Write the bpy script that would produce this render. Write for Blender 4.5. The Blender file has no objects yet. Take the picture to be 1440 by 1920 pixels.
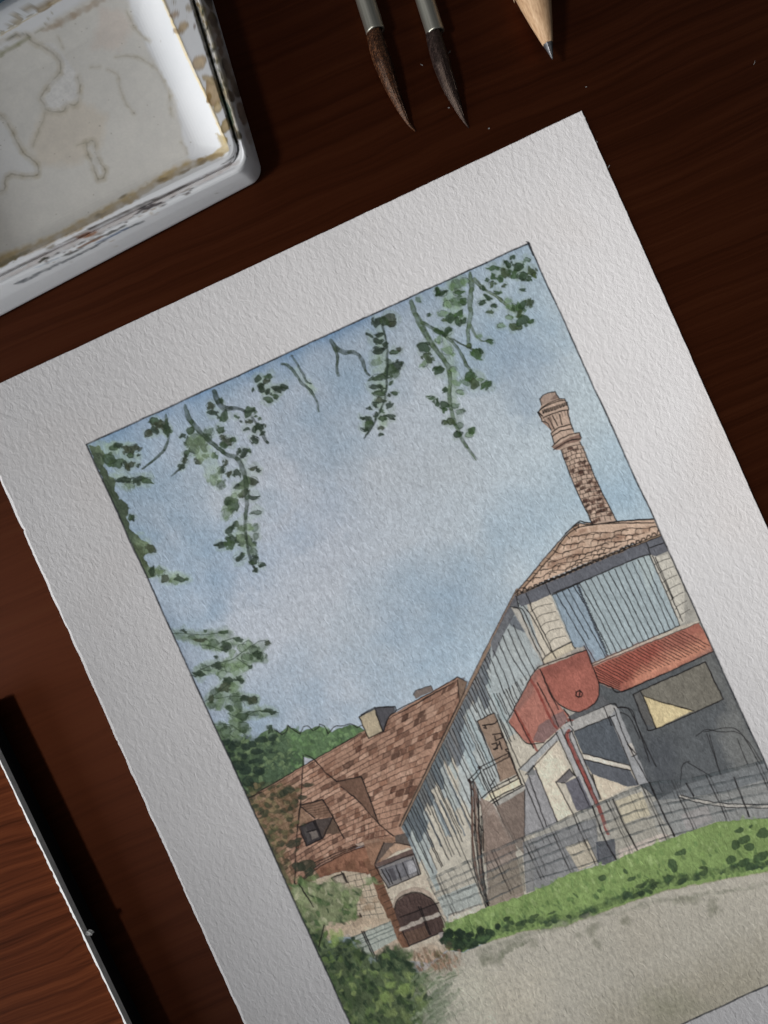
import bpy, bmesh, math, random
import numpy as np
from mathutils import Vector

WORLD_STR = 0.085
WIN_LOC = (-1.45, -1.05, .44); WIN_SIZE = 1.2; WIN_POW = 30
SPOT_LOC = (-.48, -.22, .62); SPOT_TGT = (.088, .040, 0); SPOT_ANG = 14; SPOT_POW = 47
GRAIN1 = 1020.0; GRAIN_H = .000118
NGRID = (740, 1200)
TABLE_C = ((.0024, .0008, .0004), (.0052, .0017, .0009), (.0110, .0036, .0018)); TABLE_S = (.53, .41, (1.0, .25, .085))
BOARD_C = ((.055, .012, .0035), (.165, .040, .0125), (.29, .078, .026)); BOARD_S = (.6, .04, (1.0, .25, .09))

scene = bpy.context.scene
C = scene.collection
R = math.radians

# ---------------------------------------------------------------- camera
# looking straight down on the table from 0.15 m; ten photo pixels to the millimetre on the table top
CAMH = 0.150
cam_d = bpy.data.cameras.new('camera'); cam = bpy.data.objects.new('camera', cam_d); C.objects.link(cam)
cam.location = (0, 0, CAMH); cam.rotation_euler = (0, 0, 0)
cam_d.sensor_fit = 'VERTICAL'; cam_d.sensor_height = 24; cam_d.sensor_width = 18
cam_d.lens = 24 * 1500 / 1920
cam_d.clip_start = 0.01; cam_d.clip_end = 20
scene.camera = cam
def W(x, y, z=0.0):                      # photo pixel -> point at height z (metres)
    k = (CAMH - z) / 1500.0
    return Vector(((x - 720) * k, (960 - y) * k, z))
def to_px(X, Y, Z):
    k = 1500.0 / (CAMH - Z)
    return 720 + X * k, 960 - Y * k

# ---------------------------------------------------------------- world and lamps (an indoor close-up)
world = bpy.data.worlds.new('World'); scene.world = world; world.use_nodes = True
bg = world.node_tree.nodes['Background']; bg.inputs[0].default_value = (.80, .84, .90, 1); bg.inputs[1].default_value = WORLD_STR
def area(name, loc, target, size, power, color, sy=None):
    d = bpy.data.lights.new(name, 'AREA'); d.shape = 'RECTANGLE'; d.size = size; d.size_y = sy or size
    d.energy = power; d.color = color
    o = bpy.data.objects.new(name, d); C.objects.link(o); o.location = loc
    o.rotation_euler = (Vector(target) - Vector(loc)).to_track_quat('-Z', 'Y').to_euler()
    return o
area('window_light', WIN_LOC, (0, 0, 0), WIN_SIZE, WIN_POW, (.95, .98, 1.0), WIN_SIZE * .8)
sp = bpy.data.lights.new('added_spot', 'SPOT'); sp.energy = SPOT_POW; sp.spot_size = R(SPOT_ANG); sp.spot_blend = 1.0; sp.shadow_soft_size = .10; sp.color = (1.0, .99, .975)  # added spot without a known source, brightens the upper right of the sheet
spo = bpy.data.objects.new('added_spot', sp); C.objects.link(spo); spo.location = SPOT_LOC
spo.rotation_euler = (Vector(SPOT_TGT) - Vector(SPOT_LOC)).to_track_quat('-Z', 'Y').to_euler()
scene.view_settings.view_transform = 'Standard'; scene.view_settings.look = 'None'
scene.view_settings.exposure = 0; scene.view_settings.gamma = 1
scene.view_settings.use_curve_mapping = False
# ---------------------------------------------------------------- pigment raster (numpy)
# The watercolour is flat print on paper: its pigments are worked out here as transmittance
# on a small canvas, then handed to the vertices of the paper mesh as a colour attribute.
SAT = .86
def lin(c):
    c = np.asarray(c, dtype=np.float64) / 255.0
    return np.where(c <= 0.04045, c / 12.92, ((c + 0.055) / 1.055) ** 2.4)

def vnoise(h, w, cell, rng, octaves=1):
    out = np.zeros((h, w), np.float32); amp = 1.0; tot = 0
    for _ in range(octaves):
        gh, gw = int(h / cell) + 3, int(w / cell) + 3
        g = rng.random((gh, gw)).astype(np.float32) * 2 - 1
        y = np.arange(h, dtype=np.float32) / cell; x = np.arange(w, dtype=np.float32) / cell
        yi = y.astype(int); xi = x.astype(int)
        fy = y - yi; fx = x - xi
        fy = (fy * fy * (3 - 2 * fy))[:, None]; fx = (fx * fx * (3 - 2 * fx))[None, :]
        r0 = g[yi]; r1 = g[yi + 1]
        a = r0[:, xi] * (1 - fx) + r0[:, xi + 1] * fx
        b = r1[:, xi] * (1 - fx) + r1[:, xi + 1] * fx
        out += amp * (a * (1 - fy) + b * fy); tot += amp
        amp *= 0.55; cell = max(cell / 2, 1.5)
    return out / tot

def spline(pts, closed=False, n=8):
    p = np.asarray(pts, float)
    if len(p) < 3: return p
    out = []
    m = len(p)
    for i in range(m if closed else m - 1):
        p0 = p[(i - 1) % m] if closed or i > 0 else p[i]
        p1 = p[i]; p2 = p[(i + 1) % m]
        p3 = p[(i + 2) % m] if closed or i + 2 < m else p2
        for t in np.linspace(0, 1, n, endpoint=False):
            out.append(0.5 * ((2 * p1) + (-p0 + p2) * t + (2 * p0 - 5 * p1 + 4 * p2 - p3) * t * t + (-p0 + 3 * p1 - 3 * p2 + p3) * t ** 3))
    if not closed: out.append(p[-1])
    return np.array(out)

class Canvas:
    def __init__(s, x0, y0, w, h, ref, seed):
        s.x0, s.y0, s.w, s.h = x0, y0, w, h
        s.T = np.ones((h, w, 3), np.float32)
        s.L = np.zeros((h, w), np.uint8)
        r = np.random.default_rng(seed); s.r = r
        s.jx = vnoise(h, w, 9, r, 2); s.jy = vnoise(h, w, 9, r, 2)
        s.n1 = vnoise(h, w, 3.0, r, 1); s.n2 = vnoise(h, w, 14, r, 3); s.n3 = vnoise(h, w, 70, r, 3)
        s.ref = ref                       # photo value of the bare surface at a point
        s.clip = None
    def box(s, p, pad):
        p = np.asarray(p, float)
        a = np.floor(p.min(0) - pad).astype(int); b = np.ceil(p.max(0) + pad).astype(int)
        ax, ay = max(a[0] - s.x0, 0), max(a[1] - s.y0, 0)
        bx, by = min(b[0] - s.x0, s.w), min(b[1] - s.y0, s.h)
        if bx <= ax or by <= ay: return None
        return ax, ay, bx, by
    def grid(s, bx, wob):
        ax, ay, cx, cy = bx
        X, Y = np.meshgrid(np.arange(ax, cx, dtype=np.float32) + s.x0 + .5, np.arange(ay, cy, dtype=np.float32) + s.y0 + .5)
        if wob:
            X = X + wob * s.jx[ay:cy, ax:cx]; Y = Y + wob * s.jy[ay:cy, ax:cx]
        return X, Y
    def sd_poly(s, p, X, Y):
        d = np.full(X.shape, 1e9, np.float32); ins = np.zeros(X.shape, bool)
        n = len(p)
        for i in range(n):
            x1, y1 = p[i]; x2, y2 = p[(i + 1) % n]
            ex, ey = x2 - x1, y2 - y1; l2 = ex * ex + ey * ey + 1e-9
            t = np.clip(((X - x1) * ex + (Y - y1) * ey) / l2, 0, 1)
            d = np.minimum(d, (X - x1 - t * ex) ** 2 + (Y - y1 - t * ey) ** 2)
            if y1 != y2:
                c = (y1 > Y) != (y2 > Y)
                ins ^= c & (X < (x2 - x1) * (Y - y1) / (y2 - y1) + x1)
        d = np.sqrt(d)
        return np.where(ins, d, -d)
    def put(s, bx, m, col, region=None, X=None, Y=None, var=0.0, mult=False):
        ax, ay, cx, cy = bx
        if s.clip is not None: m = m * s.clip[ay:cy, ax:cx]
        if mult: t = np.asarray(col, np.float32)[None, None]
        else:
            gx, gy = np.meshgrid(np.arange(ax, cx) + s.x0, np.arange(ay, cy) + s.y0)
            c_ = np.asarray(col, float); c_ = c_.mean() + (c_ - c_.mean()) * SAT
            t = (lin(c_)[None, None] / s.ref(gx, gy)).astype(np.float32)
        if var:
            v = s.n2[ay:cy, ax:cx] * .6 + s.n3[ay:cy, ax:cx] * .5 + s.n1[ay:cy, ax:cx] * .35
            t = t * np.exp(var * v)[..., None]
        if mult: s.T[ay:cy, ax:cx] *= 1 - m[..., None] * (1 - t)
        else: s.T[ay:cy, ax:cx] += m[..., None] * (t - s.T[ay:cy, ax:cx])
        if region: s.L[ay:cy, ax:cx][m > .5] = region
    def poly(s, p, col, a=1., wob=1.2, soft=1.0, edge=.2, var=.25, region=None, smooth=False, mult=False):
        p = spline(p, True) if smooth else np.asarray(p, float)
        bx = s.box(p, soft + 3 + wob)
        if bx is None: return
        X, Y = s.grid(bx, wob)
        d = s.sd_poly(p, X, Y)
        m = np.clip(d / soft + .5, 0, 1)
        if edge and not mult:
            s.put(bx, m * a, col, region, var=var)
            e = m * np.exp(-np.clip(d, 0, None) / 2.0) * edge * a
            s.put(bx, e, (.35, .35, .38), None, mult=True)
        else: s.put(bx, m * a, col, region, var=var, mult=mult)
    def stroke(s, p, w, col, a=1., wob=.5, soft=1.0, var=.15, region=None, smooth=True, press=.0, mult=False):
        p = np.asarray(p, float)
        k = len(p)
        ws = np.full(k, w, float) if np.isscalar(w) else np.interp(np.linspace(0, 1, k), np.linspace(0, 1, len(w)), w)
        if smooth and k > 2:
            # curve between the bends, but keep the sharp corners sharp
            cut = [0]
            for i in range(1, k - 1):
                d0 = p[i] - p[i - 1]; d1 = p[i + 1] - p[i]
                if np.dot(d0, d1) < .57 * np.linalg.norm(d0) * np.linalg.norm(d1): cut.append(i)
            cut.append(k - 1)
            qs = []; wl = []
            for i0, i1 in zip(cut[:-1], cut[1:]):
                q_ = spline(p[i0:i1 + 1]); qs.append(q_); wl.append(np.interp(np.linspace(i0, i1, len(q_)), np.arange(k), ws))
            p, ws = np.concatenate(qs), np.concatenate(wl)
        if False:
            q = spline(p); ws = np.interp(np.linspace(0, 1, len(q)), np.linspace(0, 1, k), ws); p = q
        # work segment run by segment run to keep the boxes small
        step = 10
        for i in range(0, len(p) - 1, step):
            seg = p[i:i + step + 1]; sw = ws[i:i + step + 1]
            bx = s.box(seg, sw.max() + 3 + wob)
            if bx is None: continue
            X, Y = s.grid(bx, wob)
            best = np.full(X.shape, -1e9, np.float32)
            for j in range(len(seg) - 1):
                x1, y1 = seg[j]; x2, y2 = seg[j + 1]
                ex, ey = x2 - x1, y2 - y1; l2 = ex * ex + ey * ey + 1e-9
                t = np.clip(((X - x1) * ex + (Y - y1) * ey) / l2, 0, 1)
                dd = np.sqrt((X - x1 - t * ex) ** 2 + (Y - y1 - t * ey) ** 2)
                best = np.maximum(best, (sw[j] + (sw[j + 1] - sw[j]) * t) / 2 - dd)
            m = np.clip(best / soft + .5, 0, 1) * a
            if press:
                ax, ay, cx, cy = bx
                m = m * np.clip(1 - press * .5 + press * s.n2[ay:cy, ax:cx] * 1.4, 0.15, 1)
            s.put(bx, m, col, region, var=var, mult=mult)
    def blob(s, x, y, rx, ry, ang, col, a=1., wob=2.0, edge=.3, var=.3, region=None, soft=1.2):
        bx = s.box([(x, y)], max(rx, ry) + 4 + wob)
        if bx is None: return
        X, Y = s.grid(bx, wob)
        c, q = math.cos(ang), math.sin(ang)
        u = ((X - x) * c + (Y - y) * q) / rx; v = (-(X - x) * q + (Y - y) * c) / ry
        rr = np.sqrt(u * u + v * v) + 1e-6
        d = (1 - rr) * min(rx, ry)
        m = np.clip(d / soft + .5, 0, 1)
        s.put(bx, m * a, col, region, var=var)
        if edge:
            s.put(bx, m * np.exp(-np.clip(d, 0, None) / 1.6) * edge * a, (.3, .33, .33), None, mult=True)
    def sample(s, px, py):
        x = np.clip(px - s.x0 - .5, 0, s.w - 1.001); y = np.clip(py - s.y0 - .5, 0, s.h - 1.001)
        xi = x.astype(int); yi = y.astype(int); fx = (x - xi)[..., None]; fy = (y - yi)[..., None]
        T = s.T
        return (T[yi, xi] * (1 - fx) + T[yi, xi + 1] * fx) * (1 - fy) + (T[yi + 1, xi] * (1 - fx) + T[yi + 1, xi + 1] * fx) * fy
    def label(s, px, py):
        x = np.clip((px - s.x0).astype(int), 0, s.w - 1); y = np.clip((py - s.y0).astype(int), 0, s.h - 1)
        return s.L[y, x]

# value of bare paper over the sheet (used only to turn colours read off the photo into pigment)
def paper_ref(x, y):
    rr = np.hypot(np.asarray(x) - 1250.0, np.asarray(y) - 620.0)
    sv = 204 - 53 * (1 - np.exp(-(rr / 800.0) ** 2.5))
    k = 1.0
    return lin(np.stack([sv + 3 - 3 * k, sv - 3 + 3 * k, sv + 3 * k], -1))

TILES = dict(A=(150, 680, 4), B=(450, 560, 4), C=(740, 440, 4), D=(200, 900, 4), E=(300, 1150, 4), F=(440, 1400, 4),
             G=(960, 700, 4.8), H=(920, 940, 4), I=(640, 1220, 4), J=(860, 1220, 4), K=(1080, 1160, 4), L=(680, 1480, 4),
             M=(980, 1400, 3.1304), N=(560, 1560, 4), O=(900, 1560, 2.6667), P=(0, 0, 1))
def tp(t, pts):
    x0, y0, k = TILES[t]
    return [(x0 + p[0] / k, y0 + p[1] / k) for p in pts]

INK = (27, 24, 26)
R_SKY, R_LEAF, R_CHIM, R_HOUSE, R_TILED, R_TREES, R_LAWN, R_PATH, R_SHRUB = range(1, 10)
FR = [(162, 834), (991, 456), (1591, 1777), (765, 2157)]     # ruled border of the picture
DV = np.array([.4147, .9099])                                  # "down" of the picture
def paint_picture():
    cv = Canvas(-120, 180, 1800, 2180, paper_ref, 3)
    P = lambda t, pts, col, **k: cv.poly(tp(t, pts), col, **k)
    def S(t, pts, w, col=INK, a=.85, **k):
        if col is INK and np.isscalar(w): w = w * 1.3
        k.setdefault('press', .2); k.setdefault('wob', .9)
        if col is INK: a = min(1, a * 1.2)
        cv.stroke(tp(t, pts), w, col, a, **k)
    def ink(t, *lines, w=1.7, a=.85, col=INK):
        for l in lines: S(t, l, w, col, a, smooth=len(l) > 2)
    r = cv.r
    # clip: nothing outside the ruled border
    X, Y = np.meshgrid(np.arange(cv.w) + cv.x0 + .5, np.arange(cv.h) + cv.y0 + .5)
    X = X.astype(np.float32); Y = Y.astype(np.float32)
    dfr = cv.sd_poly(FR, X + .6 * cv.jx, Y + .6 * cv.jy)
    cv.clip = np.clip(dfr + .5, 0, 1)
    full = (0, 0, cv.w, cv.h)
    # ---- sky: wet washes
    n4 = vnoise(cv.h, cv.w, 150, r, 4); n5 = vnoise(cv.h, cv.w, 240, r, 3); n6 = vnoise(cv.h, cv.w, 55, r, 3)
    # pale cloud drifting diagonally through the middle, bluer washes above and below it
    db = (X - 430) * .573 + (Y - 1180) * .819 + 55 * n4 + 25 * n6
    cloud = np.exp(-(db / 95) ** 2) * np.clip((X - 330) / 120, 0, 1)
    k = np.clip(.56 + .5 * n4 + .35 * n5 + .28 * n6 + .75 * cloud, 0, 1)[..., None]
    right = np.clip((X - 620) / 500, 0, 1)[..., None]
    dark = np.array((121, 141, 160.)); light = np.array((157, 164, 175.))
    dr = np.array((148, 170, 187.)); lr = np.array((174, 188, 197.))
    colr = (dark * (1 - right) + dr * right) * (1 - k) + (light * (1 - right) + lr * right) * k
    T = (lin(colr) / paper_ref(X, Y)).astype(np.float32)
    T *= np.exp(.07 * cv.n2 + .05 * cv.n1)[..., None]
    cv.T[:] = cv.T * (1 - cv.clip[..., None]) + T * cv.clip[..., None]
    cv.L[cv.clip > .5] = R_SKY
    # stronger blue along the top edge
    dtop = np.abs((X - 162) * .4149 + (Y - 834) * .9099)
    m = np.exp(-dtop / (24 + 12 * n4)) * np.clip(.7 + .8 * cv.n3, 0.1, 1) * np.clip(1.15 - np.abs(X - 520) / 620, .25, 1) * .85
    cv.put(full, m.astype(np.float32), (82, 119, 158))
    dl = np.abs((X - 162) * .91 - (Y - 834) * .4147)
    m = np.exp(-dl / 22) * np.clip((Y - 1050) / 150, 0, 1) * np.clip((1460 - Y) / 100, 0, 1) * .45
    cv.put(full, m.astype(np.float32), (108, 120, 142))
    for (x, y, rad, a) in ((985, 700, 70, .4), (960, 650, 50, .35), (840, 880, 60, -.3), (700, 900, 90, -.35), (470, 1060, 60, .5), (560, 1000, 45, .35), (860, 1130, 80, .28), (760, 1190, 60, .18), (640, 940, 60, .3), (420, 930, 60, -.3), (990, 760, 40, .3), (640, 1180, 110, -.3), (400, 1120, 60, .3)):
        d = np.hypot(X - x + 30 * cv.n3, (Y - y) * 1.2 + 30 * cv.n2)
        cv.put(full, (np.exp(-(d / rad) ** 2) * abs(a)).astype(np.float32), (120, 144, 170) if a > 0 else (166, 172, 178))

    # ---- trees behind the roofs
    P('E', [(400, 820), (480, 900), (600, 920), (700, 970), (760, 900), (830, 860), (900, 895), (960, 845), (1060, 890), (1190, 840), (1290, 890), (1420, 835), (1500, 850), (1540, 880), (1590, 830), (1600, 960), (1440, 960), (650, 1400), (560, 1180), (450, 930)],
      (76, 100, 70), wob=2.5, var=.45, region=R_TREES)
    P('E', [(400, 820), (480, 900), (600, 920), (760, 930), (900, 900), (980, 960), (1060, 1100), (1000, 1200), (650, 1400), (560, 1180), (450, 930)], (56, 72, 56), a=.75, wob=4, soft=14, var=.5, region=R_TREES, edge=0)
    for _ in range(620):
        x = r.uniform(430, 1560); y = r.uniform(860, 1380)
        px, py = tp('E', [(x, y)])[0]
        if cv.label(np.array([px]), np.array([py]))[0] != R_TREES: continue
        if py > 1497 - .58 * (px - 464) - 3: continue
        if x < 980:
            col = [(38, 52, 44), (52, 70, 52), (74, 94, 66), (100, 120, 84)][r.integers(0, 4)]; s_ = r.uniform(2, 6)
        else:
            col = [(70, 98, 62), (96, 128, 82), (112, 142, 96), (58, 80, 58)][r.integers(0, 4)]; s_ = r.uniform(1.8, 4.5)
        cv.blob(px, py, s_ * r.uniform(1.0, 2.0), s_ * .7, r.uniform(-1.6, 1.4), col, a=.6, wob=4, edge=.15)
    for q in ((490, 965, 9, 7), (570, 970, 9, 8), (540, 1005, 8, 6), (640, 1000, 10, 5), (700, 985, 8, 6), (760, 950, 12, 6), (850, 930, 11, 6), (530, 1060, 9, 5), (630, 1070, 6, 6), (725, 1040, 12, 6), (590, 1140, 12, 9), (700, 1110, 12, 5), (640, 1180, 12, 8), (740, 1180, 12, 8), (660, 1260, 11, 10), (720, 1300, 12, 8)):
        x, y = tp('E', [q[:2]])[0]; cv.blob(x, y, q[2], q[3], r.uniform(-.4, .4), (32, 45, 40), a=.8, wob=2.5, edge=.3)
    zig = [(870, 880), (920, 910), (950, 880), (960, 840), (1000, 875), (1050, 905), (1075, 850), (1110, 845), (1150, 880), (1185, 860), (1195, 830), (1235, 850), (1260, 905), (1310, 850), (1370, 845), (1430, 830), (1480, 860), (1520, 840), (1590, 850)]
    ink('E', zig, w=1.6)

    cv.poly([(745, 1575), (800, 1650), (842, 1734), (1000, 1674), (1140, 1622), (1267, 1570), (1347, 1544), (1540, 1545), (1460, 1300), (1240, 940), (1220, 1010), (1000, 1120), (905, 1300), (752, 1546)], (150, 148, 142), region=R_HOUSE, edge=0)
    P('L', [(-100, 600), (60, 560), (130, 480), (330, 320), (500, 680), (640, 1010), (640, 1200), (500, 1300), (0, 1240), (-150, 1000)], (168, 158, 144), region=R_HOUSE, edge=0, wob=2)
    P('F', [(100, 390), (480, 620), (640, 980), (700, 1500), (560, 1700), (300, 900)], (88, 84, 62), region=R_SHRUB, edge=0, wob=4, var=.4)
    P('M', [(-420, 1040), (-200, 1080), (0, 1066), (250, 1040), (620, 900), (850, 830), (1200, 760), (1500, 720), (1500, 800), (700, 960), (0, 1130), (-400, 1180)], (140, 138, 118), region=R_PATH, edge=0, wob=2)
    # ---- brick roofed house on the left
    roofpoly = [(464, 1497), (857, 1269), (876, 1279), (866, 1313), (750, 1547), (772, 1592), (745, 1577), (680, 1585), (640, 1602), (592, 1627), (552, 1665)]
    cv.poly(roofpoly, (146, 113, 96), var=.3, region=R_TILED)
    top0, top1 = np.array((470, 1497.)), np.array((862, 1272.))
    def RP(u, v):   # ridge -> eaves fan
        a = top0 + (top1 - top0) * u
        e = np.array((552 + u * 215, 1668 - 175 * u + 95 * u * u))
        return a * (1 - v) + e * v
    NV = 23
    def in_roof(q): 
        x, y = q
        return (912 - x) * (1547 - 1220) - (y - 1220) * (912 - 750) > 3 * 160    # left of the verge
    def qd(u0, u1, v0, v1): return [RP(u0, v0), RP(u1, v0), RP(u1, v1), RP(u0, v1)]
    for j in range(NV):
        v0 = j / NV; v1 = (j + 1) / NV
        u = r.uniform(0, .03)
        while u < 1.25:
            du = r.uniform(.026, .06)
            c = RP(u + du / 2, (v0 + v1) / 2)
            if in_roof(c) and c[0] < 872:
                z = r.random()
                if z < .30:
                    col = [(84, 56, 46), (102, 70, 56), (74, 52, 44), (114, 80, 64)][r.integers(0, 4)]
                    cv.poly(qd(u, u + du * r.uniform(.7, .95), v0 + .003, v1 - .002), col, a=r.uniform(.55, .95), wob=2.6, soft=1.6, var=.5, smooth=r.random() < .5)
                elif z < .6:
                    cv.poly(qd(u, u + du, v0, v1), [(168, 136, 118), (128, 94, 78), (154, 120, 102)][r.integers(0, 3)], a=.6, wob=1.3, soft=1.5, edge=.1)
                if r.random() < .5: cv.stroke([RP(u, v0), RP(u, v1)], 1.3, (58, 42, 38), .75, press=.6)
            u += du
        pts = [RP(u, v0 + r.uniform(-.003, .003)) for u in np.linspace(0, 1.25, 26)]
        pts = [q for q in pts if in_roof(q) and q[0] < 874]
        if len(pts) > 3: cv.stroke(pts, 1.7, (48, 36, 33), .9, press=.5, wob=1.2)
    # shaded left end under the branches
    P('F', [(100, 390), (340, 260), (480, 300), (470, 620), (380, 760), (450, 1040), (260, 760)], (96, 80, 58), a=.7, soft=20, wob=5, var=.5, edge=0, region=R_TILED)
    # dormers
    P('F', [(490, 440), (660, 395), (735, 525), (600, 535)], (104, 80, 66), a=.8)
    for i in range(6):
        a = i / 6
        ink('F', [(500 + a * 90, 445 + a * 80), (665 + 65 * a, 400 + 115 * a)], w=1, a=.5)
    P('F', [(765, 260), (950, 225), (1080, 575), (1030, 510), (920, 400)], (98, 74, 62), var=.3)
    P('F', [(485, 600), (600, 550), (655, 690), (540, 745)], (52, 48, 50))
    P('F', [(510, 610), (540, 600), (570, 705), (550, 715)], (70, 66, 66), a=.8)
    P('F', [(560, 640), (610, 625), (630, 680), (580, 700)], (108, 100, 96), a=.8)
    P('F', [(600, 545), (735, 530), (660, 690), (620, 610)], (66, 58, 56))
    P('F', [(735, 530), (790, 650), (660, 660)], (84, 68, 58))
    P('F', [(520, 75), (590, 100), (520, 140)], (150, 154, 166), region=R_SKY)
    P('F', [(470, 470), (490, 450), (590, 545), (485, 590)], (122, 96, 78), a=.8)
    ink('F', [(515, 65), (495, 420), (465, 680), (448, 1060)], [(530, 60), (600, 100), (680, 190), (765, 260)], [(765, 260), (950, 225), (1010, 380), (1080, 575)], [(800, 300), (920, 400), (1010, 500), (1080, 575)], [(1080, 575), (1150, 640), (1215, 690)],
        [(490, 440), (660, 395), (735, 525), (800, 650), (820, 690)], [(500, 455), (600, 535)], [(490, 450), (470, 620)], [(480, 600), (540, 745), (655, 690), (600, 550), (485, 600)], [(735, 530), (660, 690)], [(590, 560), (655, 690)], [(545, 640), (610, 620)], w=2.0)
    # eaves and the wall below
    P('F', [(600, 915), (800, 805), (960, 745), (1120, 710), (1090, 880), (1000, 960), (820, 930), (640, 985)], (124, 86, 68), var=.35, region=R_TILED)
    for _ in range(26):
        x = r.uniform(640, 1050); y = 905 - (x - 640) * .3 + r.uniform(-20, 80)
        P('F', [(x, y), (x + 45, y - 12), (x + 50, y + 26), (x + 5, y + 36)], [(92, 60, 48), (140, 98, 78), (110, 78, 60)][r.integers(0, 3)], a=.6, wob=2)
    ink('F', [(450, 1060), (610, 900), (800, 800), (960, 740), (1220, 700)], [(470, 1040), (620, 915), (800, 815), (960, 755), (1200, 715)], [(600, 870), (760, 800), (1000, 715), (1180, 690)], w=1.6)
    P('F', [(900, 730), (1080, 690), (1110, 705), (930, 745)], (150, 132, 120), a=.8)
    # stone wall under it
    P('F', [(640, 985), (820, 930), (980, 950), (1080, 1100), (1160, 1290), (880, 1390), (640, 1480), (470, 1060)], (166, 152, 134), var=.2, region=R_TILED)
    for j in range(9):
        y = 990 + j * 44
        ink('F', [(760 + j * 8, y + 10), (860 + j * 8, y - 20), (990 + j * 18, y - 50)], w=1.1, a=.55)
        for i in range(5):
            x = 800 + j * 10 + i * 48 + r.uniform(-10, 10)
            ink('F', [(x, y - 14 - i * 9), (x + 12, y + 26 - i * 9)], w=1.1, a=.55)
    for _ in range(14):
        x = r.uniform(820, 1060); y = r.uniform(960, 1260)
        P('F', [(x, y), (x + 48, y - 16), (x + 60, y + 24), (x + 12, y + 38)], (140, 118, 96), a=.5, wob=2)
    # corner pillar
    P('N', [(500, 220), (590, 250), (650, 420), (720, 580), (800, 800), (830, 860), (760, 880), (690, 690), (600, 500), (540, 330)], (104, 74, 58), var=.4, region=R_TILED)
    for j in range(11): ink('N', [(530 + j * 22, 290 + j * 48), (600 + j * 20, 262 + j * 48)], w=1.3, a=.6)
    # timber window bay
    P('L', [(0, 380), (170, 370), (260, 350), (370, 320), (390, 420), (250, 470), (90, 580), (60, 560)], (128, 98, 80), a=.8, var=.3, region=R_TILED)
    P('L', [(160, 400), (240, 400), (100, 560), (90, 540)], (88, 76, 70))
    P('L', [(200, 440), (250, 405), (360, 425), (220, 480)], (160, 132, 112))
    P('L', [(240, 350), (330, 320), (380, 420), (250, 400)], (82, 74, 70))
    P('L', [(90, 560), (380, 440), (395, 495), (110, 595)], (88, 72, 68))
    P('L', [(110, 580), (395, 490), (430, 635), (190, 740)], (112, 110, 112))
    P('L', [(140, 600), (380, 515), (410, 620), (200, 700)], (96, 96, 102), var=.4)
    P('L', [(330, 545), (390, 525), (410, 610), (350, 635)], (150, 150, 156), a=.8)
    P('L', [(190, 600), (230, 590), (260, 680), (230, 690)], (66, 64, 70), a=.8)
    ink('L', [(90, 570), (190, 740), (435, 635), (385, 480), (110, 590)], [(140, 600), (205, 715)], [(170, 595), (225, 705)], [(250, 570), (290, 680)], [(300, 550), (345, 660)], [(375, 510), (420, 640)], [(395, 505), (435, 630)], [(160, 400), (90, 560)], [(240, 400), (375, 425)], w=1.8)

    # ---- tall house: gable wall
    wall = [(966, 1112), (912, 1220), (750, 1547), (765, 1556), (802, 1650), (842, 1732), (905, 1706), (1000, 1672), (1010, 1380), (1080, 1240), (1010, 1120)]
    cv.poly(wall, (168, 163, 152), var=.14, region=R_HOUSE, edge=.1)
    v0, v1 = np.array((966., 1114)), np.array((752., 1546))
    P('J', [(0, 650), (240, 60), (420, 100), (620, 60), (460, 420), (360, 560), (260, 480), (150, 540), (330, 960), (90, 1210), (0, 1100)], (146, 158, 164), a=.75, soft=8, wob=5, edge=0)
    NB = 44
    for i in range(NB):
        t0 = i / NB; t1 = (i + 1.02) / NB
        a = v0 + (v1 - v0) * t0; b = v0 + (v1 - v0) * t1
        tm = (t0 + t1) / 2
        lb = (70 + 110 * (.5 + .5 * math.sin(i * 1.1)) * r.uniform(.6, 1.2)) * (1 if tm > .2 else .6)
        if tm > .55: lb *= .8
        if r.random() < .72:
            cv.poly([a, b, b + DV * lb, a + DV * (lb + r.uniform(-6, 6))], [(128, 146, 156), (140, 158, 164), (150, 160, 164)][r.integers(0, 3)], a=.62, wob=1.6, var=.2, edge=.15)
    dk = [14, 60, 42, 26, 56, 36, 20, 34, 62, 30, 22, 18, 30, 60, 64, 40, 24, 52, 30, 46, 34, 60, 62, 30]
    for i in range(24):
        t0 = i / 24; t1 = (i + 1.04) / 24
        a = v0 + (v1 - v0) * t0; b = v0 + (v1 - v0) * t1
        l0 = dk[i] * .95
        cv.poly([a, b, b + DV * l0, (a + b) / 2 + DV * (l0 + 4), a + DV * l0], (82, 88, 98) if i < 15 else (68, 78, 88), a=.8, wob=2.2, soft=2, var=.3, edge=.2, smooth=False)
    for (t, l0, l1, w) in ((.80, 50, 118, 5), (.77, 60, 128, 4), (.86, 40, 110, 4), (.9, 30, 92, 5), (.73, 70, 150, 3), (.69, 60, 170, 3)):
        a = v0 + (v1 - v0) * t
        cv.stroke([a + DV * l0, a + DV * l1], w, (84, 94, 104), .8, wob=1)
    for i in range(58):
        t = (i + r.uniform(-.25, .25)) / 58
        a = v0 + (v1 - v0) * t + DV * r.uniform(0, 8)
        L = r.uniform(120, 230) if r.random() < .8 else r.uniform(30, 80)
        if t < .3: L = min(L, r.uniform(90, 160))
        if t > .8: L = min(L, 190 * (1.25 - t) + 60)
        b = a + DV * L + np.array((r.uniform(-4, 4), 0))
        if b[1] > 1700: b[1] = 1700
        cv.stroke([a, (a + b) / 2 + r.uniform(-1.2, 1.2, 2), b], 2.0, INK, 1, press=.25, wob=1)
    # verge board
    cv.stroke([(970, 1106), (914, 1216), (751, 1547)], 6.5, (126, 104, 88), .95, smooth=False, wob=.6)
    cv.stroke([(967, 1106), (911, 1215), (862, 1314), (749, 1549)], 1.8, INK, .9, smooth=False, press=.3)
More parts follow.
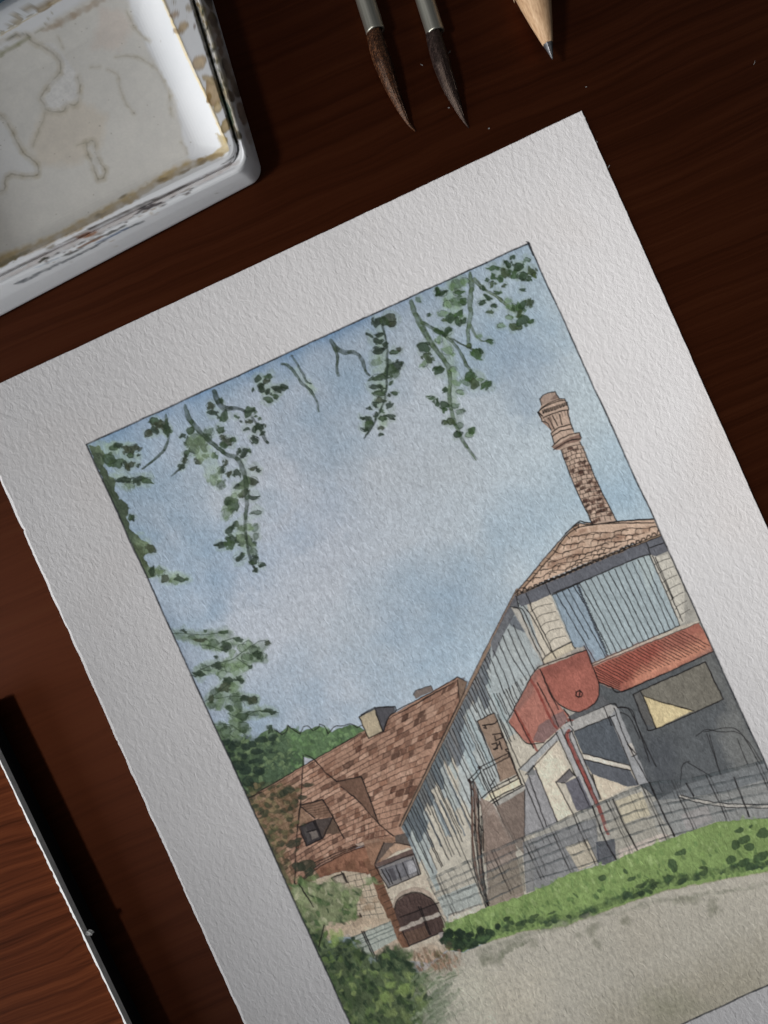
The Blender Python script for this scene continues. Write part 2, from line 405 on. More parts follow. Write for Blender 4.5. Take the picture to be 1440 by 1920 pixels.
    cv.stroke([(973, 1112), (917, 1221), (866, 1318), (755, 1547)], 1.6, INK, .85, smooth=False, press=.4)
    cv.stroke([(862, 1316), (749, 1549)], 3, (42, 34, 34), .8, press=.3)
    ink('I', [(840, 220), (870, 195), (945, 235), (890, 380), (870, 220)], [(540, 330), (565, 300), (670, 265), (685, 295)], w=2)
    P('I', [(875, 205), (942, 238), (892, 372)], (118, 98, 84), region=R_TILED)
    # two small chimneys on the brick roof
    P('I', [(135, 500), (250, 440), (310, 605), (205, 660)], (156, 144, 122), region=R_TILED)
    P('I', [(250, 430), (400, 420), (405, 450), (355, 500), (320, 605), (305, 605)], (72, 72, 78), region=R_TILED)
    P('I', [(540, 330), (565, 300), (670, 265), (688, 300), (560, 360)], (106, 96, 92), region=R_TILED)
    ink('I', [(135, 495), (205, 660), (310, 605), (250, 435), (135, 495)], [(250, 430), (405, 418), (408, 455), (355, 500), (315, 605)], [(150, 480), (250, 425)], w=2)
    ink('I', [(410, 450), (545, 380), (700, 300), (870, 195)], [(430, 470), (560, 400), (840, 240)], [(0, 700), (150, 620)], w=1.6)
    ink('E', [(655, 1390), (900, 1245), (1160, 1095), (1440, 935)], w=1.8)

    # ---- upper storey
    P('H', [(150, 790), (260, 690), (450, 640), (620, 1060), (400, 1220), (340, 1260), (60, 1440), (0, 1440), (0, 1060)], (150, 160, 164), a=.9, var=.15, region=R_HOUSE)
    P('H', [(130, 890), (220, 840), (290, 1000), (200, 960), (150, 930)], (88, 94, 104), a=.85, soft=2)
    P('H', [(185, 690), (215, 780), (90, 1010), (20, 1180), (0, 1060)], (86, 88, 96), a=.85)
    P('H', [(150, 790), (220, 810), (410, 1200), (385, 1210)], (166, 164, 158))
    P('H', [(270, 770), (450, 700), (600, 1050), (460, 1120), (390, 1180)], (184, 177, 164), var=.15)
    ink('H', [(150, 790), (220, 820), (300, 1010), (395, 1200)], [(170, 800), (245, 820), (330, 1010), (420, 1180)], [(200, 760), (260, 800), (330, 900), (430, 1090), (490, 1170)], [(270, 720), (330, 850), (420, 1030), (470, 1140)], [(440, 640), (520, 830), (580, 980), (635, 1100)], w=1.9)
    for i in range(5):
        ink('H', [(300 + i * 36, 830 + i * 58), (355 + i * 30, 790 + i * 60), (460 + i * 26, 768 + i * 60)], w=1.2, a=.7)
    P('H', [(440, 1130), (605, 1055), (630, 1110), (400, 1220), (390, 1190)], (186, 176, 156))
    ink('H', [(390, 1190), (440, 1140), (605, 1052), (632, 1105)], [(390, 1190), (400, 1225)], [(455, 1120), (490, 1175)], w=2.2)
    ink('H', [(90, 1010), (150, 1150), (270, 1340)], [(130, 960), (200, 1130), (300, 1320)], [(60, 1060), (130, 1220), (200, 1390)], [(20, 1120), (100, 1290), (150, 1440)], [(170, 930), (250, 1110), (330, 1270)], [(0, 1180), (60, 1330), (100, 1440)], w=1.6)
    # roof
    P('H', [(185, 690), (400, 430), (640, 168), (1222, 135), (1282, 250), (1050, 325), (650, 490), (450, 575), (200, 705)], (190, 163, 143), var=.2, region=R_HOUSE)
    for _ in range(70):
        a = r.random(); b = r.random()
        x = 640 + a * 600 - b * 430 * (1 - a * .1); y = 190 + b * 430 * (1 - a * .75)
        P('H', [(x, y), (x + 60, y - 18), (x + 66, y + 16), (x + 10, y + 30)], [(156, 124, 104), (196, 170, 150), (168, 138, 118), (146, 114, 96)][r.integers(0, 4)], a=.5, wob=2.2, soft=1.5, edge=.15)
    P('H', [(185, 690), (640, 168), (665, 195), (250, 650)], (160, 132, 112), var=.2)
    for i in range(9):
        t = (i + .5) / 9
        ink('H', [(190 + 455 * t, 680 - 510 * t), (235 + 430 * t, 672 - 470 * t)], w=1.4, a=.8)
    ink('H', [(185, 690), (420, 410), (640, 168), (760, 160), (1222, 135)], [(245, 655), (450, 420), (665, 195), (1225, 160)], [(630, 190), (660, 170), (655, 200)], w=1.9)
    for j in range(6):
        t = (j + 1) / 7
        x0, y0 = 655 - 400 * t, 200 + 440 * t; x1 = 1230 + 30 * t; y1 = 165 + 60 * t
        x1 = x1 - max(0, t - .15) * 640; y1 = y1 + (t - .1) * 270
        n = 12
        ink('H', [(x0 + (x1 - x0) * q / n + r.uniform(-4, 4), y0 + (y1 - y0) * q / n + r.uniform(-5, 5) + 8 * math.sin(q * 1.3)) for q in range(n + 1)], w=1.3, a=.75)
        for q in range(n):
            if r.random() < .35: continue
            x = x0 + (x1 - x0) * (q + .4) / n; y = y0 + (y1 - y0) * (q + .4) / n
            ink('H', [(x - 12, y + 36), (x - 6, y + 10), (x + 14, y - 2), (x + 42, y + 2)], w=1.3, a=.75)
    P('H', [(195, 705), (450, 582), (800, 428), (1282, 240), (1285, 262), (800, 458), (430, 612), (200, 716)], (150, 128, 108), region=R_HOUSE, edge=0)
    for i in range(27):                                     # round tile ends along the eaves
        t = i / 26; x = 215 + 1050 * t; y = 690 - 455 * t + 16 * math.sin(t * 3.1)
        ink('H', [(x - 16, y + 8), (x - 10, y - 16), (x + 8, y - 20), (x + 18, y - 4)], w=2.2, a=.9)
    # fascia
    P('H', [(195, 712), (430, 612), (800, 455), (1180, 300), (1285, 258), (1337, 370), (1240, 412), (1190, 398), (1100, 425), (780, 560), (450, 700), (225, 795)], (92, 95, 104), var=.2, region=R_HOUSE)
    ink('H', [(190, 710), (430, 605), (800, 447), (1280, 258)], [(195, 695), (450, 590), (800, 435), (1275, 245)], [(1170, 310), (1200, 400)], [(1195, 350), (1300, 310)], [(415, 620), (450, 700)], [(265, 690), (300, 770)], [(190, 710), (210, 790)], w=1.7)
    # shutters
    P('H', [(465, 702), (780, 562), (1100, 428), (1190, 400), (1300, 640), (1420, 930), (1080, 1085), (760, 1222), (700, 1090), (630, 1095)], (146, 161, 168), var=.16, region=R_HOUSE)
    P('H', [(465, 702), (660, 620), (880, 1165), (760, 1222), (700, 1090), (630, 1095)], (124, 143, 162), a=.75, var=.2, wob=2)
    P('H', [(1100, 440), (1190, 402), (1240, 520), (1180, 700), (1140, 560)], (160, 174, 176), a=.6, soft=6)
    for i in range(16):
        t = (i + .4) / 16
        a = np.array((475 + 700 * t, 700 - 292 * t)); b = np.array((770 + 640 * t, 1212 - 280 * t))
        if i == 1: b = a * .3 + b * .7
        ink('H', [tuple(a), tuple(a * .5 + b * .5 + r.uniform(-8, 8, 2)), tuple(b)], w=1.6, a=.85)
    pts = []
    for i in range(70):
        t = i / 69; pts.append((648 + 235 * t + (9 if i % 2 else -9), 622 + 545 * t + r.uniform(-8, 8) - 6 * math.sin(t * 3)))
    S('H', pts, 2.0, (34, 34, 38), .85, smooth=False)
    S('H', [(648, 622), (720, 790), (800, 990), (880, 1165)], 3.4, (52, 56, 64), .8)
    ink('H', [(460, 705), (780, 562), (1100, 425), (1190, 398)], [(470, 690), (760, 570)], w=1.8)
    P('H', [(1205, 410), (1240, 415), (1337, 392), (1450, 640), (1460, 900), (1420, 930), (1300, 660)], (182, 179, 170), var=.14, region=R_HOUSE)
    ink('H', [(1190, 400), (1290, 620), (1420, 930)], [(1215, 410), (1330, 660), (1440, 900)], [(1235, 420), (1370, 730)], w=1.7)
    for i in range(7): ink('H', [(1225 + i * 32, 480 + i * 66), (1270 + i * 27, 452 + i * 66), (1345 + i * 25, 425 + i * 64)], w=1.2, a=.7)
    # sill and red awning
    P('K', [(110, 335), (780, 55), (930, 15), (930, 38), (800, 85), (125, 365)], (176, 168, 156), region=R_HOUSE)
    ink('K', [(115, 340), (460, 190), (780, 52)], [(120, 355), (480, 210), (925, 32)], [(60, 205), (80, 240), (120, 350)], w=1.7)
    P('K', [(125, 362), (925, 32), (1032, 242), (700, 390), (380, 540), (340, 545), (160, 480)], (150, 92, 79), var=.25, region=R_HOUSE)
    P('K', [(420, 380), (980, 130), (1032, 242), (400, 530)], (192, 132, 108), a=.7, soft=20, wob=8, edge=0, var=.25)
    P('K', [(125, 362), (600, 165), (640, 290), (350, 520), (160, 480)], (142, 64, 54), a=.55, soft=24, wob=8, edge=0, var=.3)
    for i in range(30):
        t = i / 30
        a = np.array((140 + 790 * t, 365 - 325 * t)); b = a + np.array((210, 115)) * (1 + .05 * r.uniform(-1, 1))
        lim = lambda q: q[1] < 545 - (q[0] - 380) * .466
        while not lim(b) and np.linalg.norm(b - a) > 10: b = a + (b - a) * .93
        if b[0] > 1030: continue
        ink('K', [tuple(a), tuple((a + b) / 2 + r.uniform(-3, 3, 2)), tuple(b)], w=1.3, a=.75)
    for i in range(5):
        a = np.array((150., 385 + i * 20)); b = a + np.array((180, 100 - i * 6)); ink('K', [tuple(a), tuple(b)], w=1.3, a=.75)
    # slate-coloured lower wall
    P('K', [(160, 485), (345, 548), (700, 395), (1032, 245), (1240, 700), (1430, 1110), (1440, 1200), (1150, 1290), (780, 1350), (620, 1360), (470, 1240), (320, 720), (290, 650), (100, 700), (170, 560)], (80, 84, 88), var=.26, region=R_HOUSE)
    P('K', [(900, 320), (1032, 245), (1240, 700), (1420, 1100), (1200, 1220), (1060, 820), (1140, 640)], (104, 106, 106), a=.75, soft=22, wob=8, edge=0, var=.25)
    P('K', [(560, 860), (740, 900), (760, 1200), (640, 1320), (480, 1020)], (66, 70, 77), a=.6, soft=26, wob=8, edge=0, var=.2)
    P('K', [(480, 540), (970, 325), (1105, 605), (600, 825)], (106, 103, 95), var=.25)
    P('K', [(505, 578), (640, 625), (880, 690), (600, 825)], (192, 176, 136), var=.2)
    P('K', [(430, 572), (485, 540), (600, 825), (522, 790)], (86, 86, 86))
    ink('K', [(430, 572), (485, 540), (970, 325), (1105, 605), (600, 825), (522, 790), (430, 572)], [(485, 545), (545, 680), (600, 825)], [(505, 578), (640, 625), (880, 690)], [(345, 548), (700, 395), (1030, 245)], w=2)
    ink('K', [(900, 880), (980, 830), (1080, 850), (1200, 850), (1290, 920), (1400, 1090)], [(960, 850), (1050, 830), (1180, 820), (1260, 890), (1370, 1080)], [(980, 860), (1030, 1010), (1100, 1200)], [(1000, 870), (1090, 1200)], [(840, 1080), (960, 1150), (1100, 1240)], [(780, 1250), (800, 1100), (850, 1070)], [(1210, 900), (1330, 1200)], w=1.5, a=.7)
    ink('K', [(330, 660), (420, 690), (470, 830), (600, 1110)], [(320, 700), (400, 740), (480, 900)], w=1.6, a=.8)
    # portal
    P('J', [(300, 730), (480, 640), (760, 580), (1130, 480), (1350, 1010), (1060, 1140), (880, 1240), (740, 1290), (520, 1400), (470, 1000), (420, 900)], (170, 164, 152), var=.15, region=R_HOUSE)
    P('J', [(860, 612), (1130, 490), (1290, 870), (930, 770)], (76, 82, 90), var=.25)
    P('J', [(930, 770), (1280, 860), (1300, 895), (930, 812)], (186, 180, 170))
    P('J', [(935, 815), (1290, 900), (1345, 1010), (1270, 1022), (1000, 925)], (84, 88, 96), var=.2)
    P('J', [(1000, 930), (1270, 1022), (1060, 1135)], (190, 178, 160), var=.15)
    P('J', [(755, 562), (850, 520), (1135, 402), (1190, 420), (1175, 485), (865, 608)], (150, 149, 148), var=.15)
    P('J', [(1130, 490), (1190, 425), (1425, 990), (1345, 1005)], (140, 142, 146), var=.15)
    P('J', [(725, 605), (835, 560), (935, 810), (1065, 1110), (985, 1175), (860, 880)], (150, 150, 152), var=.15)
    P('J', [(1265, 700), (1300, 690), (1335, 780), (1300, 795)], (168, 164, 160))
    P('J', [(452, 890), (740, 610), (765, 655), (525, 912)], (148, 150, 152), var=.15)
    P('J', [(590, 820), (735, 675), (830, 880), (735, 985), (860, 1235), (740, 1285), (560, 880)], (190, 180, 164), var=.12)
    P('J', [(730, 985), (830, 888), (865, 935), (800, 992)], (98, 95, 98))
    P('J', [(800, 992), (900, 940), (1005, 1180), (885, 1205)], (92, 92, 102), var=.25)
    P('J', [(495, 1000), (530, 925), (580, 890), (745, 1285), (640, 1345), (480, 1400)], (132, 132, 136), var=.2)
    P('J', [(505, 930), (553, 875), (582, 932)], (110, 112, 114))
    ink('J', [(755, 562), (850, 520), (1135, 402), (1190, 420)], [(865, 608), (1170, 482)], [(850, 610), (935, 810), (1070, 1115)], [(1130, 490), (1200, 640), (1345, 1005)], [(1165, 430), (1260, 680), (1425, 990)], [(1090, 425), (1145, 560)], [(1190, 425), (1270, 430), (1330, 540), (1430, 830)], [(725, 605), (860, 900), (985, 1175)], [(760, 570), (800, 660)], [(452, 890), (740, 612)], [(525, 912), (735, 680)], [(452, 890), (480, 960), (640, 1340)], [(500, 930), (553, 872), (582, 900), (740, 1280)], [(520, 925), (660, 1320)], [(730, 985), (830, 888), (870, 935)], [(730, 985), (860, 1230)], [(770, 990), (800, 992)], [(1265, 700), (1335, 780), (1300, 795)], [(930, 770), (1280, 862)], [(935, 815), (1290, 900)], [(1000, 930), (1060, 1115)], w=1.8)
    S('J', [(825, 600), (815, 650), (860, 760), (930, 910), (1000, 1070), (1050, 1170), (1120, 1370)], [6, 7, 8, 7], (124, 56, 50), .95, press=.1)
    ink('J', [(805, 610), (800, 650), (850, 770), (920, 920), (1020, 1150)], [(845, 600), (835, 650), (880, 760), (950, 910), (1050, 1150)], [(830, 560), (860, 600), (815, 620)], w=1.5)
    P('J', [(810, 510), (870, 500), (860, 530), (815, 535)], (120, 70, 64))
    P('J', [(825, 490), (900, 455), (1010, 400), (1060, 320), (1140, 395), (1000, 455), (850, 522)], (84, 86, 90), var=.25)
    # red tank
    P('J', [(580, 152), (610, 135), (690, 300), (780, 440), (830, 480), (800, 540), (640, 690), (570, 690), (520, 700), (450, 630), (375, 535), (530, 220)], (153, 99, 88), var=.24, region=R_HOUSE)
    P('J', [(600, 565), (720, 480), (790, 455), (815, 520), (720, 610), (640, 690), (560, 680)], (112, 92, 92), a=.85, wob=2, soft=2)
    P('J', [(580, 152), (600, 150), (560, 320), (460, 440), (400, 480)], (118, 88, 82), a=.6, soft=8, edge=0)
    P('J', [(605, 138), (965, -5), (1000, 110), (1048, 230), (1052, 330), (1020, 400), (960, 445), (890, 462), (800, 430), (730, 375), (680, 290)], (151, 89, 78), var=.24, region=R_HOUSE)
    P('J', [(605, 138), (965, -5), (990, 80), (850, 130), (660, 200)], (116, 68, 62), a=.6, soft=22, wob=6, edge=0)
    S('J', [(545, 220), (600, 320), (700, 530), (735, 580)], 5, (120, 52, 46), .85)
    S('J', [(420, 450), (500, 590), (585, 745)], 5, (122, 56, 48), .85)
    ink('J', [(360, 540), (530, 220), (575, 150), (640, 105), (960, -5), (1000, 110), (1048, 230), (1052, 330), (1020, 400)], [(1020, 400), (900, 460), (800, 430), (720, 370), (680, 290), (610, 140)], [(375, 540), (450, 630), (520, 698), (640, 690)], [(590, 240), (700, 450), (750, 570)], [(415, 450), (560, 730)], [(620, 160), (680, 310), (750, 440)], w=1.9)
    ink('J', [(882, 310), (905, 300), (928, 318), (925, 342), (903, 350), (882, 335), (882, 310)], [(908, 305), (906, 345)], w=2)
    ink('J', [(790, 440), (830, 500), (850, 560)], [(1050, 240), (1140, 270), (1210, 310), (1440, 215)], w=2)
    # brown shutter door with the scribbled sign
    P('J', [(140, 530), (265, 465), (350, 680), (475, 1000), (455, 1000), (430, 930), (310, 985), (280, 850)], (130, 110, 96), var=.2, region=R_HOUSE)
    ink('J', [(140, 530), (265, 465)], [(140, 530), (310, 960)], [(270, 470), (380, 760), (475, 1005)], [(290, 480), (460, 870)], w=1.8)
    ink('J', [(180, 560), (230, 555), (270, 545), (290, 520)], [(195, 560), (210, 585), (190, 578)], [(255, 630), (315, 620), (330, 650), (280, 675), (270, 640)], [(250, 700), (285, 690), (290, 735), (262, 740)], [(270, 740), (310, 690)], [(305, 680), (325, 740)], [(350, 740), (370, 735)], [(355, 750), (380, 765), (372, 790)], w=2.2, a=.9)
    # balcony, stair and railings
    P('J', [(250, 1060), (450, 955), (470, 1010), (290, 1100), (180, 1130)], (188, 178, 156))
    P('J', [(170, 1250), (250, 1140), (480, 1010), (495, 1045), (290, 1170), (190, 1270)], (146, 144, 140))
    P('J', [(290, 1175), (495, 1048), (492, 1400), (420, 1430)], (110, 97, 90), var=.25)
    P('J', [(200, 1265), (290, 1180), (420, 1440), (440, 1500), (340, 1560), (190, 1600), (170, 1420)], (124, 110, 100), var=.25)
    P('J', [(250, 1180), (290, 1170), (430, 1440), (395, 1450)], (160, 155, 148))
    for q in ([(85, 970), (100, 1150), (105, 1440), (130, 1640)], [(120, 990), (150, 1200), (155, 1440), (190, 1700)], [(100, 1010), (180, 1180), (270, 1340)]):
        S('J', q, 4, (96, 74, 66), .8)
    ink('J', [(85, 970), (100, 1150), (105, 1440), (150, 1720)], [(110, 980), (120, 1160), (125, 1440), (180, 1760)], [(130, 1110), (150, 1240), (155, 1440), (200, 1780)], [(165, 1130), (180, 1260), (185, 1500)], [(205, 1260), (210, 1500), (215, 1700)],
        [(155, 870), (200, 1010), (280, 1160), (420, 1440)], [(185, 890), (300, 1160), (440, 1440)], [(370, 760), (420, 880), (470, 1000)], [(155, 875), (370, 770)], [(185, 895), (380, 795)], [(75, 970), (160, 880)], [(100, 985), (165, 910)], [(250, 1030), (440, 935)], [(250, 1060), (450, 960)], [(170, 1110), (250, 1040)], [(190, 1270), (250, 1150), (490, 1015)], [(170, 1250), (240, 1130), (480, 1005)], [(495, 1045), (492, 1400)], [(290, 1180), (400, 1440)], [(270, 965), (240, 1010)], w=2)
    S('J', [(75, 970), (95, 990)], 6, (40, 30, 30), .9); S('J', [(150, 875), (170, 880)], 5, (40, 30, 30), .9)
    # lower front: stone plinth
    P('L', [(880, 60), (900, 220), (930, 500), (940, 890), (1000, 870), (1210, 790), (1130, 400), (980, 110)], (126, 110, 102), a=.85, var=.25, region=R_HOUSE)
    P('L', [(1000, 130), (1210, 10), (1215, 500), (1130, 400)], (110, 97, 90), a=.8, var=.2)
    P('L', [(940, 620), (1200, 500), (1220, 760), (950, 880)], (118, 110, 98), a=.7, var=.25)
    P('L', [(560, 810), (850, 700), (900, 870), (640, 990)], (150, 160, 160), a=.75, var=.2)
    P('L', [(640, 940), (880, 860), (900, 890), (650, 1000)], (184, 176, 164), a=.9)
    P('M', [(0, 560), (260, 470), (430, 420), (450, 680), (320, 730), (180, 810), (20, 860)], (112, 114, 120), a=.8, var=.25, region=R_HOUSE)
    P('M', [(250, 590), (380, 540), (440, 680), (330, 725)], (176, 166, 146), a=.8)
    P('M', [(480, 460), (740, 300), (790, 500), (870, 520), (670, 610), (560, 660), (520, 530)], (150, 146, 136), a=.75, var=.2, region=R_HOUSE)
    P('M', [(540, 320), (700, 260), (750, 400), (600, 450)], (190, 180, 154), a=.7)
    P('M', [(760, 330), (960, 220), (1440, 90), (1450, 440), (1130, 440), (900, 525), (800, 400)], (116, 120, 124), a=.65, var=.25, region=R_HOUSE)
    P('M', [(930, 400), (1080, 340), (1115, 430), (960, 490)], (146, 142, 142), a=.8)
    P('M', [(560, 610), (680, 560), (820, 510), (880, 520), (700, 600), (570, 660)], (180, 168, 160), a=.8)
    P('M', [(430, 560), (540, 540), (550, 660), (500, 695), (440, 680)], (62, 66, 78), a=.85, var=.3)
    S('M', [(930, 290), (1040, 320), (1200, 345), (1450, 350)], 5.5, (168, 164, 158), .9, press=.1)
    ink('M', [(930, 285), (1040, 310), (1210, 335), (1450, 340)], [(925, 300), (1040, 330), (1200, 355), (1450, 360)], w=1.6)
    ink('L', [(830, 0), (850, 300), (880, 650), (940, 890)], [(865, 0), (880, 400), (900, 680), (945, 890)], [(815, 0), (820, 300), (830, 560), (930, 900)], [(890, 200), (895, 560), (945, 880)], w=2.2)
    for q in ([(838, 0), (860, 300), (890, 660)], [(822, 60), (832, 500), (900, 760)]): S('L', q, 4, (104, 80, 70), .7)
    # fence: glaze, rails, posts
    ft = [(802, 1650), (887, 1612), (960, 1580), (1040, 1545), (1111, 1513), (1216, 1470), (1290, 1462), (1434, 1428), (1480, 1418)]
    fb = [(840, 1718), (900, 1698), (980, 1660), (1040, 1640), (1084, 1628), (1170, 1600), (1267, 1566), (1440, 1535), (1490, 1530)]
    ft = spline(ft); fb = spline(fb)
    cv.poly(list(ft) + list(fb[::-1]), (70, 78, 84), a=.12, var=.5, edge=0)
    for i, w in enumerate((5, 3.6, 3.6, 3.6, 3.4, 2.5)):
        t = (0, .2, .38, .55, .74, .98)[i]
        l = ft * (1 - t) + fb * t
        cv.stroke(l[::3], w * 1.15, (66, 74, 78), .7, press=.6, wob=1.5, smooth=False)
        cv.stroke(l[::4] + (0, -w * .5), 1.2, INK, .6, press=.8, wob=1.2, smooth=False)
    for i in range(96):
        q = i / 95; k = int(q * (len(ft) - 1))
        a = ft[k] + r.uniform(-2, 2, 2); b = fb[k]
        big = i % 8 == 3
        L = 1.02 if big else r.choice([.3, .4, .55])
        if not big and r.random() < (.25 if k < len(ft) * .45 else .62): continue
        a0 = a if big or r.random() < .6 else a + (b - a) * .3
        b = a0 + DV * np.linalg.norm(b - a) * L
        cv.stroke([a0, (a0 + b) / 2 + r.uniform(-1, 1, 2), b], 2.6 if big else 1.5, INK, .9 if big else .6, press=.5, wob=.9)
        if big: cv.stroke([a0 + (5, -2), b + (5, -2)], 1.6, INK, .75, press=.4)
    ink('M', [(410, 350), (480, 540), (550, 660)], [(530, 310), (600, 470), (675, 610)], [(745, 210), (830, 400), (890, 525)], [(960, 215), (1005, 290)], [(1240, 180), (1330, 410)], w=2.6)

    # ---- gate and left wall
    P('L', [(225, 880), (240, 810), (290, 765), (370, 735), (450, 735), (510, 770), (545, 840), (520, 860), (460, 800), (380, 785), (300, 810), (250, 900)], (150, 136, 124), var=.2, region=R_HOUSE)
    P('L', [(238, 910), (260, 835), (320, 790), (400, 772), (480, 800), (540, 850), (580, 930), (625, 1060), (350, 1175), (290, 1060)], (72, 57, 54), var=.35, region=R_HOUSE)
    P('L', [(300, 960), (560, 850), (585, 900), (310, 1010)], (62, 52, 52), a=.6, soft=6)
    P('L', [(310, 1080), (470, 1020), (500, 1100), (350, 1170)], (96, 74, 62), a=.7, wob=2)
    S('L', [(285, 1055), (420, 990), (590, 935)], 7.5, (164, 156, 148), .85, wob=2.5)
    ink('L', [(420, 880), (460, 980), (500, 1090)], [(435, 880), (510, 1090)], [(240, 900), (260, 830), (320, 790), (400, 772), (480, 800), (545, 860), (640, 1050)], [(280, 960), (570, 850)], [(300, 1070), (350, 1175), (620, 1060)], w=1.9)
    for i in range(10):
        x = 270 + i * 27; ink('L', [(x, 800 + abs(i - 5) * 8), (x + 14, 850 + abs(i - 5) * 6)], w=1, a=.45)
        ink('L', [(290 + i * 30, 1080 - i * 10), (330 + i * 28, 1160 - i * 11)], w=1, a=.4)
    P('L', [(570, 1080), (605, 1070), (615, 1105), (580, 1115)], (150, 142, 140))
    # small windows in the stone wall, left fence
    P('N', [(245, 345), (335, 310), (365, 380), (290, 405)], (126, 116, 104)); P('N', [(270, 350), (325, 330), (345, 375), (290, 390)], (150, 140, 126))
    ink('N', [(245, 345), (335, 310), (370, 380)], [(245, 345), (290, 405)], [(320, 300), (360, 380)], w=2)
    P('N', [(395, 650), (465, 615), (485, 680), (415, 715)], (96, 78, 68))
    ink('N', [(395, 650), (420, 715), (485, 680), (460, 610)], w=2)
    P('N', [(180, 720), (400, 640), (690, 650), (700, 690), (420, 790), (170, 780)], (168, 150, 130), a=.8, region=R_TILED)
    P('N', [(400, 790), (690, 670), (740, 810), (560, 950), (480, 900)], (144, 150, 144), var=.2, region=R_TILED)
    for t in (0, .28, .5, .8):
        S('N', [(400 + 70 * t, 790 + 110 * t), (690 + 40 * t, 672 + 120 * t)], 2.4, (86, 96, 94), .8)
    P('N', [(560, 900), (740, 800), (780, 870), (580, 960)], (168, 148, 130), a=.8)
    ink('N', [(475, 745), (520, 850), (565, 950)], [(490, 745), (570, 930)], w=2.2)

    # ---- lawn
    lawn = [(838, 1732), (900, 1706), (1000, 1672), (1069, 1638), (1136, 1620), (1180, 1602), (1223, 1583), (1267, 1568), (1347, 1540), (1440, 1534), (1540, 1526), (1570, 1622), (1440, 1634), (1363, 1647), (1251, 1669), (1178, 1692), (1060, 1736), (980, 1746), (905, 1768), (867, 1785), (842, 1782), (832, 1760)]
    cv.poly(lawn, (112, 136, 80), wob=2.5, var=.28, region=R_LAWN)
    top = spline(lawn[:11]); bot = spline(lawn[:10:-1])
    def LP(u, v):
        a = top[int(u * (len(top) - 1))]; b = bot[int(u * (len(bot) - 1))]
        return a * (1 - v) + b * v
    for _ in range(520):
        u = r.random(); v = r.random()
        x, y = LP(u, v)
        if v < .45: col = [(128, 152, 92), (104, 132, 74), (140, 162, 106), (92, 120, 70)][r.integers(0, 4)]
        else: col = [(84, 112, 62), (60, 86, 52), (112, 140, 76), (48, 70, 46)][r.integers(0, 4)]
        cv.blob(x, y, r.uniform(3, 8), r.uniform(1.5, 4), math.atan2(.9, .42) + r.uniform(-.5, .5), col, a=.5, wob=2.5, edge=.08)
    for _ in range(120):
        u = r.random(); x, y = LP(u, r.uniform(.72, .97))
        if r.random() < .45 + .4 * math.sin(u * 17): continue
        cv.blob(x, y, r.uniform(5, 12), r.uniform(3, 6), r.uniform(-.7, .1), (42, 58, 44), a=.75, wob=3, edge=.2)
    for _ in range(44):
        x, y = LP(r.uniform(0, .28), r.uniform(.55, .98)); cv.blob(x, y, r.uniform(5, 11), r.uniform(4, 8), r.uniform(0, 3), (34, 48, 38), a=.85, wob=3, edge=.2)
    for q in ((1275, 490, 9, 5), (1410, 505, 12, 9), (1250, 580, 8, 9), (1300, 550, 13, 7), (1330, 590, 10, 8), (1340, 470, 4, 3), (1225, 665, 9, 8), (1300, 680, 12, 7), (1340, 700, 9, 7), (880, 700, 8, 14), (930, 620, 12, 5), (470, 770, 7, 6), (640, 775, 8, 4), (600, 730, 4, 6), (1400, 640, 14, 8)):
        x, y = tp('M', [q[:2]])[0]; cv.blob(x, y, q[2], q[3], -.4, (52, 72, 50), a=.85, wob=3)
    lowb = [LP(u, .86) for u in np.linspace(.02, .98, 60)]
    cv.stroke(lowb, 13, (44, 60, 45), .95, press=.75, wob=6, soft=2.5, smooth=False, var=.4)
    cv.stroke([LP(u, .8) for u in np.linspace(.05, .95, 50)], 8, (64, 88, 54), .6, press=1.3, wob=7, soft=3, smooth=False, var=.4)
    # ---- path
    path = [(842, 1782), (867, 1787), (905, 1770), (980, 1748), (1060, 1738), (1178, 1694), (1251, 1671), (1363, 1649), (1440, 1636), (1580, 1616), (1660, 1790), (765, 2200), (700, 2000), (760, 1850)]
    cv.poly(path, (157, 153, 143), wob=2, var=.06, region=R_PATH, edge=.1)
    P('O', [(600, 900), (900, 760), (1440, 560), (1500, 900), (1300, 1100), (600, 1100)], (138, 132, 116), a=.6, soft=90, wob=20, edge=0, var=.12)
    P('O', [(820, 850), (960, 800), (1100, 880), (900, 980)], (122, 122, 104), a=.55, soft=50, wob=15, edge=0)
    P('O', [(0, 720), (300, 720), (320, 1000), (0, 1000)], (170, 164, 150), a=.6, soft=70, wob=20, edge=0)
    band = [(0, 600), (150, 545), (330, 485), (520, 430), (700, 400), (900, 345), (1080, 320), (1240, 295), (1440, 262)]
    S('O', band, [17, 13, 10, 9, 7, 6, 8, 5, 3], (112, 114, 100), .62, wob=6, soft=7, press=.5)
    S('O', [(0, 640), (80, 620), (170, 570), (250, 545)], [16, 18, 10, 6], (96, 100, 84), .65, wob=6, soft=4, press=.6)
    for q in ((500, 515, 6, 5), (560, 500, 9, 8), (590, 560, 8, 11), (570, 470, 12, 7), (740, 450, 9, 7), (720, 440, 7, 9), (1060, 340, 18, 6), (1160, 370, 10, 15), (1170, 395, 12, 6), (1000, 345, 14, 6), (1250, 298, 8, 3), (30, 650, 14, 8), (90, 640, 10, 8), (270, 560, 8, 7)):
        x, y = tp('O', [q[:2]])[0]; cv.blob(x, y, q[2], q[3], r.uniform(-.5, .5), (98, 100, 84), a=.42, wob=6, soft=6, edge=.03)
    # ---- shrubs along the left and bottom left
    P('N', [(-80, 560), (0, 590), (80, 720), (180, 700), (220, 800), (400, 800), (500, 900), (560, 960), (640, 880), (760, 860), (860, 930), (900, 1050), (1000, 1080), (940, 1200), (1000, 1300), (900, 1460), (920, 1800), (600, 2400), (420, 1800), (60, 900)], (74, 88, 62), wob=9, soft=14, var=.5, region=R_SHRUB)
